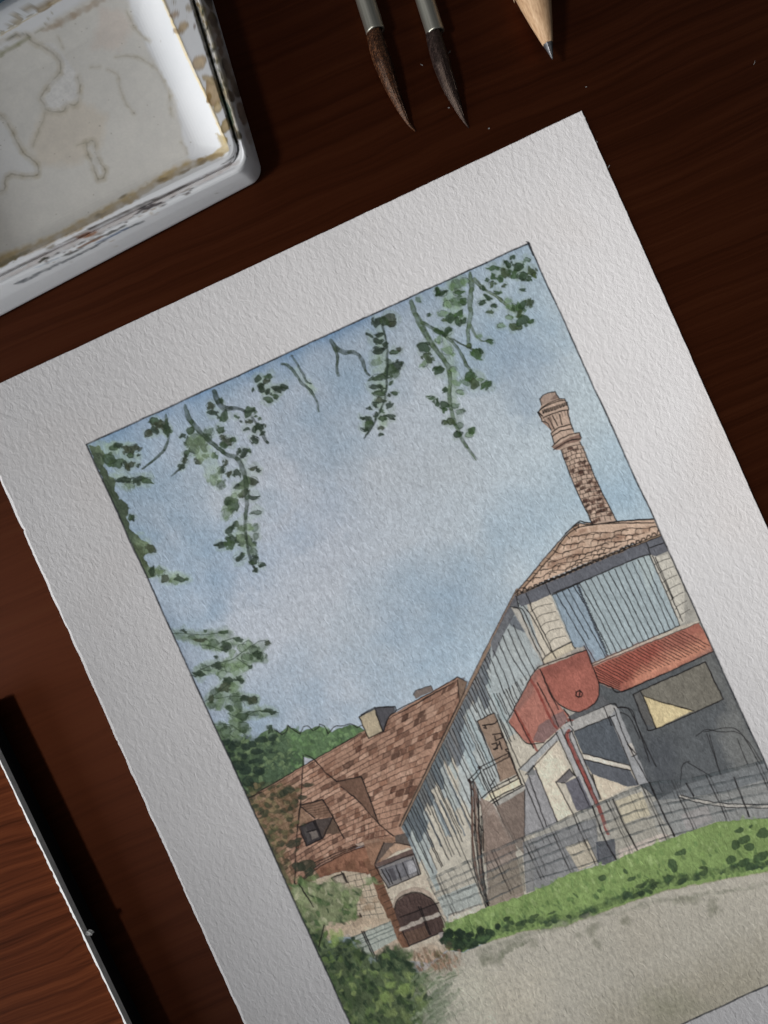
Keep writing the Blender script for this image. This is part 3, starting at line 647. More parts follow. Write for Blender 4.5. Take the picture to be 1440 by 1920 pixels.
    P('N', [(620, 380), (520, 330), (440, 520), (450, 640), (240, 690), (180, 720), (150, 860), (-20, 560), (-60, 420), (20, 350), (120, 380), (280, 380), (400, 420)], (98, 110, 78), a=.9, wob=6, soft=4, var=.5, region=R_SHRUB, edge=.1)
    P('N', [(880, 900), (980, 850), (1120, 880), (1200, 980), (1100, 1060), (940, 1060), (880, 1000)], (130, 106, 86), a=.6, wob=9, soft=22, var=.5, edge=0)
    P('N', [(960, 1060), (1300, 1010), (1440, 1100), (1440, 1440), (1000, 1440), (930, 1250)], (172, 170, 156), a=.6, wob=10, soft=40, var=.2, edge=0)
    P('N', [(940, 1250), (1100, 1130), (1160, 1080), (1100, 1220), (1000, 1350)], (84, 98, 80), a=.75, wob=8, soft=14, var=.3, edge=0)
    P('N', [(900, 1500), (1000, 1330), (1200, 1180), (1060, 1400), (1250, 1300), (1040, 1480)], (98, 112, 92), a=.6, wob=8, soft=10, var=.3, edge=0)
    for _ in range(900):
        x = r.uniform(-60, 1000); y = r.uniform(330, 1500)
        px, py = tp('N', [(x, y)])[0]
        if cv.label(np.array([px]), np.array([py]))[0] != R_SHRUB: continue
        if y < 720: col = [(62, 86, 52), (92, 112, 70), (126, 138, 100), (44, 64, 44), (150, 152, 124)][r.integers(0, 5)]
        elif y < 1050: col = [(32, 46, 36), (44, 62, 44), (84, 104, 60), (36, 50, 38)][r.integers(0, 4)]
        else: col = [(54, 72, 48), (86, 106, 64), (40, 55, 41), (114, 130, 80), (66, 86, 54)][r.integers(0, 5)]
        q_ = r.random(); cv.blob(px, py, r.uniform(3, 9) * (1.5 if q_ < .3 else 1), r.uniform(2, 4.5) * (1.8 if q_ < .3 else 1), 1.1 + r.uniform(-.9, .9), col, a=.45 if q_ < .3 else .8, wob=4.5, edge=.2, soft=5 if q_ < .3 else 1.8)
    for _ in range(70):                                  # loose fronds brushed out over the path
        x = r.uniform(820, 1080); y = r.uniform(1060, 1480); L_ = r.uniform(60, 220); d_ = r.uniform(-.95, -.35)
        S('N', [(x, y), (x + L_ * .5, y + L_ * .5 * d_ - 8), (x + L_, y + L_ * d_)], [4.5, 3, 1], [(96, 112, 86), (70, 88, 64), (124, 136, 112), (84, 104, 72)][r.integers(0, 4)], .45, wob=4, soft=2.5, press=.6)
    for _ in range(50):
        x = r.uniform(860, 1230); y = r.uniform(880, 1010); L_ = r.uniform(25, 70)
        S('N', [(x, y), (x + L_ * .3, y + L_)], [3.5, 1.5], [(112, 86, 68), (92, 72, 56), (142, 116, 98), (82, 88, 62)][r.integers(0, 4)], .5, wob=3, soft=2, press=.6)
    for q in ((650, 1240, 12, 9), (270, 790, 16, 8), (320, 770, 9, 6), (780, 1180, 9, 14), (690, 1150, 6, 10)):
        x, y = tp('N', [q[:2]])[0]; cv.blob(x, y, q[2], q[3], 1.2, (118, 140, 78), a=.7, wob=4, soft=4, edge=.05)
    for _ in range(60):
        x = r.uniform(880, 1180); y = r.uniform(880, 1050); px, py = tp('N', [(x, y)])[0]
        cv.blob(px, py, r.uniform(2, 7), r.uniform(1.5, 3), 1.2, [(96, 72, 58), (150, 116, 96), (84, 86, 60)][r.integers(0, 3)], a=.55, wob=3, edge=.1)
    ink('N', [(0, 390), (40, 450), (110, 560)], [(150, 860), (175, 760), (190, 700)], w=2)
    for t in (0, .35, .7): S('N', [(180 + 50 * t, 900 + 200 * t * .5), (330 + 60 * t, 850 + 80 * t), (470 + 60 * t, 760 + 130 * t)], 2, (52, 66, 56), .6)
    # dark ivy over the roof's left end
    for _ in range(400):
        x = r.uniform(60, 620); y = r.uniform(280, 1000); px, py = tp('F', [(x, y)])[0]
        lim = 470 - (abs(y - 560) * .15)
        if x > lim + r.normal() * 40 - 60 * (y > 620) : continue
        cv.blob(px, py, r.uniform(3, 8), r.uniform(2.5, 5), r.uniform(-.6, .6), [(44, 52, 40), (64, 68, 48), (86, 84, 58), (40, 48, 38), (118, 104, 76)][r.integers(0, 5)], a=.62, wob=3, edge=.15, region=R_SHRUB)
    for q in ((540, 890, 18, 12), (480, 900, 12, 9), (440, 730, 16, 7), (410, 330, 12, 6), (550, 290, 10, 3), (510, 385, 9, 4), (480, 700, 7, 5), (370, 350, 10, 5), (560, 940, 10, 8)):
        x, y = tp('F', [q[:2]])[0]; cv.blob(x, y, q[2], q[3], -.1, (46, 52, 42), a=.85, wob=3)
    ink('E', [(655, 1390), (760, 1340)], w=1.8)

    # ---- chimney stack on the right
    P('G', [(250, 230), (300, 185), (390, 165), (425, 225), (470, 228), (495, 270), (510, 320), (520, 420), (550, 500), (560, 535), (605, 535), (628, 580), (610, 620), (650, 700), (720, 870), (800, 1050), (940, 1325), (725, 1360), (680, 1260), (560, 1010), (440, 690), (380, 690), (362, 660), (380, 620), (350, 545), (350, 510), (265, 430), (235, 360), (265, 290)], (178, 154, 138), var=.18, region=R_CHIM, wob=.8)
    P('G', [(252, 235), (300, 190), (390, 168), (415, 225), (280, 285)], (150, 130, 120), a=.8)
    P('G', [(340, 240), (400, 180), (418, 225)], (112, 92, 84), a=.8)
    P('G', [(365, 665), (500, 590), (610, 545), (628, 580), (600, 610), (480, 640), (400, 695)], (122, 94, 84), a=.85)
    P('G', [(270, 440), (350, 380), (380, 500), (350, 510)], (150, 124, 110), a=.7)
    for _ in range(60):
        t = r.random(); sx = r.random()
        c0 = np.array((440 + 275 * t, 690 + 660 * t)); c1 = np.array((625 + 300 * t, 640 + 680 * t))
        x, y = c0 + (c1 - c0) * sx * .85
        P('G', [(x, y), (x + 40, y - 14), (x + 48, y + 16), (x + 8, y + 28)], [(106, 74, 62), (190, 166, 148), (150, 122, 106), (86, 58, 50)][r.integers(0, 4)], a=.65, wob=1.5, edge=.2)
    for q in ((520, 670), (490, 765), (545, 880), (650, 800), (585, 1015), (635, 1030), (700, 980), (690, 1055), (785, 1065), (660, 1140), (790, 1135), (680, 1190), (700, 1245), (810, 1235), (840, 1225), (780, 1245), (880, 1270), (745, 1335), (720, 1345), (620, 890)):
        x, y = tp('G', [q])[0]; cv.blob(x, y, 5.5, 3.2, -.45, (72, 48, 42), a=.85, wob=2, edge=.2)
    for j in range(18):
        t = j / 18
        c0 = np.array((440 + 275 * t, 690 + 660 * t)); c1 = np.array((625 + 300 * t, 640 + 680 * t))
        ink('G', [tuple(c0), tuple((c0 + c1) / 2 + (0, -12)), tuple(c1)], w=1.2, a=.7)
        for i in range(4):
            q = c0 + (c1 - c0) * (i + .3 + .5 * (j % 2) * .7) / 4.2
            ink('G', [tuple(q), tuple(q + (10, 32))], w=1.2, a=.7)
    ink('G', [(250, 230), (300, 185), (390, 165), (425, 225)], [(250, 230), (270, 285)], [(232, 350), (300, 290), (400, 240), (470, 228), (495, 270)], [(250, 330), (320, 290), (420, 250), (480, 245)], [(232, 350), (262, 400), (265, 430), (320, 450), (350, 510)], [(240, 350), (275, 385)], [(495, 270), (510, 320), (500, 350), (520, 420), (555, 520)], [(280, 400), (400, 350), (500, 330)], [(330, 400), (380, 500)], [(365, 380), (410, 470)], [(430, 370), (450, 460)], [(350, 540), (420, 490), (525, 460)], [(360, 570), (440, 520), (540, 500)], [(362, 660), (440, 590), (530, 550), (605, 535), (628, 580)], [(375, 690), (450, 640), (540, 600), (620, 590)], [(350, 545), (380, 630)], [(440, 690), (560, 1010), (680, 1260), (725, 1360)], [(610, 620), (650, 700), (720, 870), (800, 1050), (940, 1325)], w=1.8)
    for i in range(9):
        x = 275 + i * 26; y = 345 - i * 9
        ink('G', [(x, y - 10), (x + 4, y + 18), (x + 16, y + 12), (x + 14, y - 14)], w=1.8, a=.85)
        ink('G', [(x + 12, y + 55), (x + 30, y + 100)], w=1.2, a=.5)
    ink('G', [(480, 1440), (580, 1355), (600, 1345), (720, 1362), (940, 1335), (1270, 1310)], w=1.8)

    # ---- hanging branches
    DK, MD, LT = (40, 54, 40), (56, 75, 52), (92, 113, 84)
    def leaves(t, lst, tint=0):
        k = TILES[t][2]
        for q in lst:                                   # pale first wash round the leaf
            q = [z for z in q if z != 'l']
            x, y = tp(t, [q[:2]])[0]
            cv.blob(x + r.uniform(-2, 2), y + r.uniform(-2, 2), q[2] / k * 1.35, q[2] / k * 1.15, r.uniform(0, 3), (118, 138, 118), a=.3, wob=4, edge=.05, soft=4)
        for q in lst:
            light = 'l' in q
            q = [z for z in q if z != 'l']
            rx = q[2] / k; ry = (q[3] if len(q) > 3 else q[2] * r.uniform(.6, .85)) / k
            x, y = tp(t, [q[:2]])[0]
            ang = r.uniform(-.5, .5) if len(q) > 3 else r.uniform(0, 3.1)
            z = r.random()
            col = np.array((MD if z < .35 else LT) if light else (DK if z < .5 else MD if z < .8 else (58, 66, 50)), float)
            if tint: col = col + np.array((4, 14, -2)) * tint
            ca, sa = math.cos(ang), math.sin(ang)
            def one(cx, cy, ax, ay, c, al, w=2.4):
                nv = r.integers(6, 9); th0 = np.linspace(0, 2 * math.pi, nv, endpoint=False) + r.uniform(-.3, .3, nv); m = r.uniform(.7, 1.22, nv)
                pl = [(cx + ax * mm_ * math.cos(t_) * ca - ay * mm_ * math.sin(t_) * sa, cy + ax * mm_ * math.cos(t_) * sa + ay * mm_ * math.sin(t_) * ca) for t_, mm_ in zip(th0, m)]
                cv.poly(pl, c, a=al, wob=w, edge=.4, var=.45, region=R_LEAF, soft=1.2, smooth=True)
            one(x, y, rx * 1.05, ry * 1.05, col, .6 if light else .88)
            for _ in range(r.integers(1, 4)):
                f = r.uniform(.3, .55); t_ = r.uniform(0, 6.28)
                one(x + rx * math.cos(t_), y + ry * 1.1 * math.sin(t_), rx * f, ry * f, col * r.uniform(.85, 1.15), .55 if light else .8)
            if not light and rx > 6 and r.random() < .6:      # a second, darker drop in the wet leaf
                cv.blob(x + r.uniform(-2, 2), y + r.uniform(-2, 2), rx * .6, ry * .5, ang, col * .75, a=.55, wob=3, edge=0, soft=3)
            if r.random() < .55:
                th = np.linspace(0, r.uniform(2.5, 6), 9) + r.uniform(0, 6)
                pts = [(x + r.uniform(-1, 1) + rx * 1.0 * math.cos(v), y + ry * 1.0 * math.sin(v)) for v in th]
                cv.stroke(pts, 1.2, (34, 42, 38), .8, press=.5)
    def halo(t, pts, w, col=(128, 150, 122), a=.4): S(t, pts, w, col, a, soft=7, wob=5, press=.5, region=None)
    def stem(t, pts, w, col=(64, 84, 62), line=True):
        w_ = [q * 1.1 for q in w] if not np.isscalar(w) else w * 1.1
        S(t, pts, w_, np.array(col) * .76, .9, press=.3, region=R_LEAF, wob=1.8, var=.4)
        if line:
            k_ = TILES[t][2] * .5
            S(t, [(x + k_ * np.mean(w_) * .8, y) for x, y in pts], 1.3, (36, 46, 42), .8, press=.6)
            S(t, [(x - k_ * np.mean(w_) * .8, y + 3) for x, y in pts], 1.1, (36, 46, 42), .6, press=.8)
    # left edge mass
    P('A', [(55, 620), (130, 625), (190, 690), (180, 760), (215, 840), (265, 895), (265, 960), (310, 1030), (370, 1090), (350, 1160), (385, 1260), (430, 1300), (480, 1370), (565, 1390), (530, 1430), (440, 1460), (400, 1420)], (60, 72, 58), wob=4, var=.5, region=R_LEAF)
    P('D', [(200, 500), (240, 430), (320, 480), (365, 515), (300, 560), (275, 570), (320, 650), (440, 680), (300, 750), (280, 700)], (68, 80, 60), wob=4, var=.5, region=R_LEAF)
    halo('A', [(80, 600), (200, 640), (330, 650)], 24); halo('A', [(330, 720), (420, 730)], 22); halo('A', [(250, 850), (400, 890), (520, 880)], 13)
    halo('D', [(240, 430), (300, 480)], 22); halo('D', [(380, 690), (480, 730), (600, 740)], 20)
    leaves('A', [(250, 640, 40), (290, 620, 30), (400, 645, 48), (350, 655, 35), (380, 695, 24), (440, 690, 10), (285, 755, 48), (225, 720, 48), (340, 765, 28), (380, 765, 34), (360, 795, 22), (440, 770, 18), (320, 880, 60, 20), (430, 880, 48, 24), (505, 885, 48, 24), (370, 920, 40, 18, 'l'), (560, 440, 38), (620, 470, 48), (650, 490, 38), (650, 520, 30), (560, 510, 36), (510, 530, 30), (580, 470, 34),
        (820, 590, 40), (860, 570, 48, 'l'), (900, 590, 48), (950, 560, 40, 'l'), (850, 650, 42), (800, 680, 34), (785, 735, 26), (755, 780, 26, 14), (930, 640, 36), (830, 510, 30), (970, 520, 36, 'l'), (890, 740, 30), (940, 700, 26), (1000, 700, 30), (880, 700, 26, 'l'), (1000, 880, 44, 'l'), (1050, 910, 40, 'l'), (1060, 800, 32), (1090, 750, 24), (1120, 830, 28), (1180, 830, 32), (1050, 500, 30), (1070, 560, 28), (1110, 590, 42), (1150, 580, 22), (1080, 620, 30), (1230, 680, 42), (1200, 660, 18), (1270, 660, 18), (770, 545, 22),
        (1290, 890, 46), (1240, 900, 46), (1190, 935, 40), (1230, 980, 42), (1300, 1010, 40, 16), (1110, 1040, 38), (1150, 1070, 46), (1100, 1130, 46, 'l'), (1160, 1000, 26, 'l'), (1320, 1120, 40, 15, 'l'), (1170, 1215, 30), (1120, 1260, 36), (1210, 1240, 28), (1310, 1240, 36, 'l'), (1260, 1230, 30, 'l'), (1150, 1330, 50), (1200, 1310, 46), (1270, 1340, 46), (1320, 1300, 30, 'l'), (1060, 1370, 40, 22), (1130, 1370, 36), (1210, 1360, 30),
        (980, 320, 36), (1000, 380, 42, 18), (1080, 400, 46), (1060, 290, 26), (1270, 370, 40), (1170, 405, 24, 10), (1205, 440, 10), (1270, 440, 26, 15), (1250, 500, 26, 12), (1320, 405, 12), (1350, 420, 14), (1390, 470, 12), (1310, 500, 28), (1340, 480, 34), (1310, 580, 36, 26), (1370, 530, 22), (1310, 790, 36, 14), (1340, 810, 20)])
    leaves('D', [(1000, 580, 52, 22), (1100, 540, 30, 'l'), (1110, 600, 32), (1165, 635, 30, 18), (1090, 620, 22), (1120, 680, 20), (200, 290, 20), (180, 280, 24), (340, 690, 40), (400, 690, 40, 'l'), (440, 740, 40), (500, 760, 40, 'l'), (550, 745, 40), (595, 745, 20), (330, 520, 34)])
    stem('A', [(640, 395), (662, 520), (650, 610), (590, 700), (470, 795)], [4, 5, 5, 5, 3])
    halo('A', [(850, 600), (920, 640), (1000, 850)], 30); halo('A', [(1240, 1180), (1230, 1300), (1270, 1400)], 26); halo('B', [(150, 600), (200, 680), (280, 670)], 18); halo('A', [(1230, 750), (1240, 900), (1150, 1010)], 14)
    stem('A', [(790, 330), (820, 420), (900, 520), (1000, 610), (1100, 690), (1180, 720), (1230, 830), (1250, 950), (1250, 1080), (1240, 1200), (1245, 1320), (1290, 1420)], [7, 9, 9, 8, 8, 9, 9, 8, 7, 5, 5, 4])
    stem('A', [(1010, 215), (1030, 280), (1080, 340), (1190, 345), (1250, 370), (1300, 360)], [9, 10, 11, 5, 5, 4], (50, 66, 52))
    stem('A', [(1290, 410), (1340, 480), (1390, 580), (1410, 600)], [3, 4, 6, 5], (54, 70, 54)); stem('A', [(790, 690), (770, 770), (690, 850)], [5, 4, 2], (62, 76, 60))
    stem('D', [(1045, 400), (1050, 480), (1080, 600), (1125, 695)], [4, 4, 5, 3], (48, 62, 50))
    leaves('B', [(130, 600, 40), (150, 660, 30), (95, 685, 13), (220, 580, 32), (200, 620, 28), (160, 680, 26), (280, 675, 42), (330, 660, 28), (200, 755, 44, 18), (260, 730, 36, 15), (210, 700, 26)])
    halo('B', [(420, 540), (500, 630), (540, 690)], 14); halo('B', [(1040, 240), (1060, 400), (1080, 560), (1050, 800), (1080, 930)], 18)
    stem('B', [(310, 490), (370, 510), (420, 570), (470, 640), (530, 690), (575, 770), (585, 850)], [4, 6, 5, 5, 5, 4, 2], (84, 104, 94)); stem('B', [(390, 430), (430, 490), (470, 560), (500, 620), (530, 635)], [3, 4, 4, 4, 3], (84, 104, 94))
    stem('B', [(680, 310), (720, 370), (780, 400), (860, 405), (910, 450), (940, 540), (970, 575)], [5, 10, 9, 6, 6, 5, 4], (70, 88, 74)); stem('B', [(715, 370), (732, 450), (725, 530), (740, 575)], [5, 5, 4, 4], (78, 96, 80))
    leaves('B', [(1130, 150, 52), (1030, 175, 40), (1140, 190, 30), (1080, 170, 36), (970, 275, 28, 14), (1045, 270, 28, 16), (1020, 315, 42, 22), (1085, 345, 20), (1040, 390, 54, 26), (1160, 400, 36, 15), (1190, 380, 22, 15), (1020, 480, 46, 28, 'l'), (1110, 490, 36, 'l'), (1180, 500, 40), (1130, 540, 46), (1160, 570, 38, 'l'), (1040, 590, 56, 25), (1130, 630, 18), (1010, 660, 48, 18), (1060, 675, 26, 14), (1045, 715, 46, 18), (1160, 710, 26, 14), (1120, 725, 15), (1050, 760, 44, 22), (1015, 790, 26), (1120, 800, 32, 18), (970, 825, 20, 12), (1060, 840, 22, 14), (1020, 870, 24), (1125, 885, 36, 20), (1070, 900, 26, 18), (910, 895, 22, 10), (960, 910, 36), (960, 950, 36), (940, 980, 36, 18), (1055, 970, 22), (1055, 1022, 20, 13)])
    stem('B', [(1070, 190), (1090, 300), (1105, 420), (1100, 560), (1095, 680), (1080, 780), (1030, 880), (985, 970), (930, 1045)], [4, 4, 4, 4, 4, 3, 4, 4, 3], (58, 76, 62))
    GT = .9
    halo('C', [(450, 360), (420, 480), (480, 620)], 26, (120, 148, 116), .5); halo('C', [(820, 270), (960, 240)], 24, (130, 156, 130), .4); halo('C', [(390, 760), (430, 1000), (420, 1250)], 20, (124, 148, 116), .5); halo('C', [(620, 1060), (660, 1100)], 18, (130, 150, 110), .4); halo('C', [(850, 540), (930, 600)], 16, (130, 150, 120), .4)
    stem('C', [(125, 500), (150, 580), (190, 660), (240, 760), (300, 850), (370, 940), (405, 1000), (415, 1120), (410, 1230), (430, 1340), (470, 1450), (520, 1560), (610, 1690)], [7, 10, 12, 11, 9, 8, 8, 7, 7, 7, 6, 5, 2], (92, 118, 84))
    stem('C', [(210, 660), (290, 700), (380, 760), (480, 860), (540, 980), (590, 1040)], [7, 6, 5, 5, 6, 4], (90, 114, 84)); stem('C', [(420, 780), (500, 820), (560, 850), (610, 870)], [3, 3, 4, 3], (80, 98, 76))
    stem('C', [(560, 290), (575, 380), (565, 520), (570, 600), (550, 720), (555, 830)], [5, 10, 8, 9, 8, 5], (104, 130, 100)); stem('C', [(570, 680), (610, 760), (650, 795), (700, 800)], [6, 4, 2, 2], (104, 128, 98)); stem('C', [(600, 340), (660, 400), (760, 460), (830, 520), (900, 580)], [10, 6, 5, 6, 4], (116, 138, 108))
    leaves('C', [(350, 440, 42), (320, 430, 26), (480, 440, 42, 20), (400, 520, 36, 'l'), (470, 500, 46, 'l'), (520, 500, 32), (360, 590, 32, 'l'), (420, 630, 42), (490, 590, 36), (470, 650, 36), (520, 650, 22), (370, 640, 18), (460, 370, 60, 'l'), (520, 350, 40, 'l'), (430, 390, 30, 'l'), (740, 250, 42, 20), (740, 310, 28), (730, 370, 26), (790, 330, 28), (850, 220, 32), (880, 170, 22), (830, 290, 36), (900, 290, 42), (930, 240, 36), (990, 190, 30, 16, 'l'), (960, 310, 42), (1030, 280, 42), (1050, 300, 22), (1010, 330, 22), (690, 340, 20, 13), (820, 385, 20, 14), (660, 400, 22), (770, 430, 28, 14), (960, 415, 26, 14), (700, 470, 38, 18), (650, 510, 30, 16), (745, 535, 26, 15), (715, 580, 28, 14), (850, 500, 26, 'l'), (880, 540, 36, 'l'), (930, 550, 46), (960, 530, 36), (1010, 510, 30), (930, 590, 30), (800, 680, 28, 'l'), (860, 620, 26, 'l'), (890, 690, 36), (960, 650, 46), (1020, 650, 28), (930, 700, 26), (255, 600, 14), (180, 490, 26, 'l'),
        (220, 850, 52), (250, 920, 46), (220, 970, 30, 'l'), (390, 730, 42), (320, 720, 30), (400, 870, 46, 'l'), (330, 790, 30, 'l'), (620, 900, 44), (640, 870, 26), (340, 1020, 48, 28), (440, 1010, 30, 'l'), (460, 1110, 30, 'l'), (380, 1165, 28), (570, 1060, 42), (540, 1100, 42, 'l'), (600, 1120, 42), (690, 1130, 42), (640, 1090, 20, 'l'), (490, 1180, 34, 16, 'l'), (275, 1225, 28, 16), (320, 1260, 30), (370, 1280, 36), (375, 1320, 22), (450, 1280, 30, 'l'), (490, 1330, 36, 18, 'l'), (710, 800, 28, 14), (640, 765, 28, 12, 'l'), (555, 835, 22),
        (430, 1400, 40), (490, 1430, 32, 'l'), (380, 1410, 24), (560, 1500, 34, 'l'), (470, 1500, 30), (580, 1470, 30)], GT)
    # soft conifer sprays at the left border
    for pts in ([(100, 150), (300, 165), (500, 140)], [(200, 170), (360, 230), (560, 210)], [(260, 450), (430, 390), (620, 330), (780, 230)], [(560, 380), (680, 340), (770, 330)], [(350, 660), (470, 570), (600, 480)], [(380, 680), (540, 630), (700, 650)], [(560, 600), (580, 700), (560, 800)], [(560, 780), (700, 750), (860, 740)], [(430, 860), (560, 870), (660, 870)]):
        halo('E', pts, 20, (96, 114, 92), .62); halo('E', [(x + 20, y + 18) for x, y in pts], 9, (70, 88, 68), .6)
    leaves('E', [(180, 130, 26, 12), (340, 130, 15), (480, 140, 32, 15), (590, 200, 30, 20), (340, 230, 42, 'l'), (400, 230, 40, 'l'), (490, 250, 40), (440, 270, 26, 'l'), (420, 330, 18, 12), (540, 300, 30, 'l'), (810, 225, 22), (620, 260, 40, 'l'), (700, 280, 46, 'l'), (760, 320, 40, 'l'), (660, 240, 40, 'l'), (730, 310, 36), (650, 330, 40, 'l'), (290, 460, 46, 20), (350, 410, 50, 18, 'l'), (430, 390, 46, 20), (530, 400, 50, 'l'), (600, 380, 40, 'l'), (640, 400, 46, 'l'), (680, 400, 18), (470, 460, 40, 'l'), (560, 430, 50, 'l'), (600, 500, 40), (520, 520, 46), (480, 560, 46), (420, 600, 44, 'l'), (380, 640, 30), (560, 560, 40, 'l'), (560, 630, 40, 'l'), (640, 640, 36), (690, 660, 42, 25), (710, 640, 20), (450, 680, 50, 'l'), (380, 690, 36, 'l'), (520, 710, 36), (590, 690, 46, 'l'), (560, 770, 50, 'l'), (620, 770, 46), (700, 750, 50, 18, 'l'), (800, 730, 36, 18), (850, 745, 30, 12), (560, 830, 46, 'l'), (620, 850, 46, 'l'), (450, 860, 46, 'l'), (500, 890, 50, 'l'), (570, 900, 46, 'l'), (640, 870, 40, 'l'), (830, 875, 32), (250, 180, 40, 16, 'l'), (300, 200, 36, 18)])
    for q in ([(90, 155), (180, 150), (300, 160), (430, 150), (510, 130)], [(250, 450), (380, 390), (540, 345), (660, 260), (760, 205), (820, 215)], [(440, 225), (530, 190), (600, 180)], [(330, 665), (450, 580), (560, 500), (620, 490)], [(430, 640), (560, 620), (650, 640), (700, 680)], [(510, 750), (620, 800), (700, 740), (800, 730), (890, 745)], [(400, 830), (520, 835), (580, 870), (640, 910)], [(300, 240), (380, 245), (500, 290)], [(580, 340), (640, 380), (690, 400)]):
        S('E', q, 1.8, (44, 58, 44), .85)
    # ---- ruled pen border
    cv.clip = None
    rng = r
    for a, b in ((FR[0], FR[1]), (FR[1], FR[2]), (FR[2], FR[3]), (FR[3], FR[0])):
        a = np.array(a, float); b = np.array(b, float); n = 30
        nn = np.array((-(b - a)[1], (b - a)[0])) / np.linalg.norm(b - a)
        pts = [a + (b - a) * t + nn * rng.normal() * .5 for t in np.linspace(0, 1, n)]
        cv.stroke(pts, 3.2, (34, 36, 42), .95, press=.2, wob=.5)
    cv.stroke([(990, 455), (1000, 478)], 4, (40, 42, 46), .9); cv.stroke([(985, 452), (993, 456)], 2, (40, 42, 46), .9)
    for a in ((548, 668), (848, 520), (355, 1268), (399, 1365), (457, 1482), (507, 1592), (598, 1794), (1338, 1218), (272, 1084)):
        cv.stroke([(a[0] - 5, a[1] + 1), (a[0] + 4, a[1] - 2)], 1.5, (60, 60, 62), .6)
    np.clip(cv.T, .02, 1.25, out=cv.T)
    return cv
# ---------------------------------------------------------------- dried paint on the palette (flat stains only)
def plast_ref(x, y):
    return np.broadcast_to(lin(np.array((196., 195, 198))), np.shape(x) + (3,))
def stain_canvas():
    cv = Canvas(-520, -380, 1060, 1010, plast_ref, 11)
    K = 2.7692
    def q1(pts): return [(p[0] / K, p[1] / K) for p in pts]
    def q2(pts): return [(p[0] / 5.538, p[1] / 5.538) for p in pts]
    def q3(pts): return [(p[0] / 5.538, 380 + p[1] / 5.538) for p in pts]
    def q4(pts): return [(280 + p[0] / 4.235, 180 + p[1] / 4.235) for p in pts]
    r = cv.r
    BR = (128, 112, 84)
    # thin tea-coloured film over the well floor
    film = [(-140, 190), (0, 95), (110, 30), (225, -40), (262, 60), (330, 190), (352, 300), (240, 370), (110, 440), (0, 490), (-60, 505), (-140, 330)]
    cv.poly(film, (187, 181, 174), a=.8, wob=3, soft=8, edge=.08, var=.10)
    cv.poly(q1([(220, 580), (320, 560), (420, 520), (560, 600), (520, 760), (400, 860), (200, 860), (150, 760)]), (188, 174, 158), a=.55, wob=5, soft=18, edge=0, var=.1)
    cv.poly(q1([(520, 40), (640, 60), (690, 140), (620, 260), (480, 250)]), (190, 172, 162), a=.45, wob=5, soft=16, edge=0, var=.1)
    # cleaner islands with a dark tide line
    def tide(pts, closed, w=2.8, col=(128, 118, 100), clean=.6, a=.75):
        p = q1(pts)
        if closed and clean: cv.poly(p, (194, 192, 194), a=clean, wob=2.2, soft=2, edge=0, var=.03, smooth=True)
        cv.stroke(list(p) + ([p[0]] if closed else []), w * 5, (166, 156, 140), .5, wob=2.2, soft=6, press=.4)
        cv.stroke(list(p) + ([p[0]] if closed else []), w, col, a * .9, wob=2.2, press=.7, soft=1.6)
    cv.poly(q1([(160, 215), (230, 250), (300, 300), (312, 370), (262, 430), (208, 510), (240, 575), (320, 580), (352, 545), (400, 545), (415, 470), (408, 400), (340, 300), (280, 230)]), (190, 187, 188), a=.6, wob=2, soft=4, edge=0)
    tide([(0, 220), (70, 190), (140, 178), (162, 212), (235, 250), (302, 302), (312, 372), (265, 425), (208, 510), (240, 572), (318, 580), (352, 545), (400, 545), (416, 470), (405, 400)], False)
    tide([(-120, 560), (0, 600), (40, 642), (92, 740), (132, 800), (190, 850), (196, 908), (150, 916), (70, 905), (30, 922), (22, 990), (-60, 1010), (-140, 900)], True)
    tide([(450, 742), (475, 732), (492, 740), (500, 800), (522, 850), (546, 882), (540, 922), (512, 936), (496, 900), (478, 840), (452, 790)], True)
    for l in ([(600, 296), (680, 290), (760, 320), (820, 370), (860, 440), (885, 500), (880, 550), (895, 605)], [(560, 360), (610, 392), (626, 470), (660, 540), (700, 592)], [(660, 60), (690, 130), (730, 180), (780, 215)], [(235, 585), (210, 660), (170, 760)], [(470, 350), (520, 345)], [(400, 760), (450, 735)], [(300, 190), (330, 250)], [(945, 740), (960, 760), (972, 800)]):
        tide(l, False, 1.4, (146, 138, 122), a=.55)
    # well lip: yellow line on the right, brown pool at the bottom
    cv.stroke(q1([(838, -20), (880, 80), (935, 210), (1000, 360), (1070, 500), (1130, 640), (1170, 735)]), [4.5, 5, 5.5, 4.5, 5, 5, 6], (206, 184, 140), .85, wob=1.4, press=.25)
    cv.stroke(q1([(846, -20), (888, 80), (943, 210), (1006, 350), (1078, 498), (1138, 640), (1176, 735)]), 1.5, (150, 122, 70), .75, wob=1.6, press=.5)
    cv.poly(q1([(1120, 690), (1180, 720), (1190, 780), (1120, 830), (1020, 850), (1100, 800), (1150, 760)]), (164, 140, 88), a=.8, wob=2, soft=3, var=.3)
    cv.stroke(q1([(-240, 1500), (0, 1360), (250, 1255), (500, 1125), (700, 1020), (850, 925), (1000, 855), (1150, 800)]), [15, 16, 13, 15, 14, 14, 15, 8], (138, 112, 66), .88, wob=3, soft=4, press=.35)
    cv.stroke(q1([(-240, 1480), (0, 1342), (250, 1238), (500, 1108), (700, 1000), (850, 905), (980, 840)]), [12, 14, 9, 10, 10, 9, 9], (172, 150, 108), .6, wob=3, soft=7, press=.4)
    cv.stroke(q1([(0, 1375), (60, 1348), (150, 1300)]), [10, 7, 3], (96, 84, 40), .7, wob=3, soft=3)
    for p in ((262, 1285), (520, 1115), (640, 1022), (840, 930), (960, 890), (1050, 845)): 
        x, y = q1([p])[0]; cv.blob(x, y, r.uniform(5, 12), 3, -.45, (104, 82, 44), a=.7, wob=3, soft=2.5)
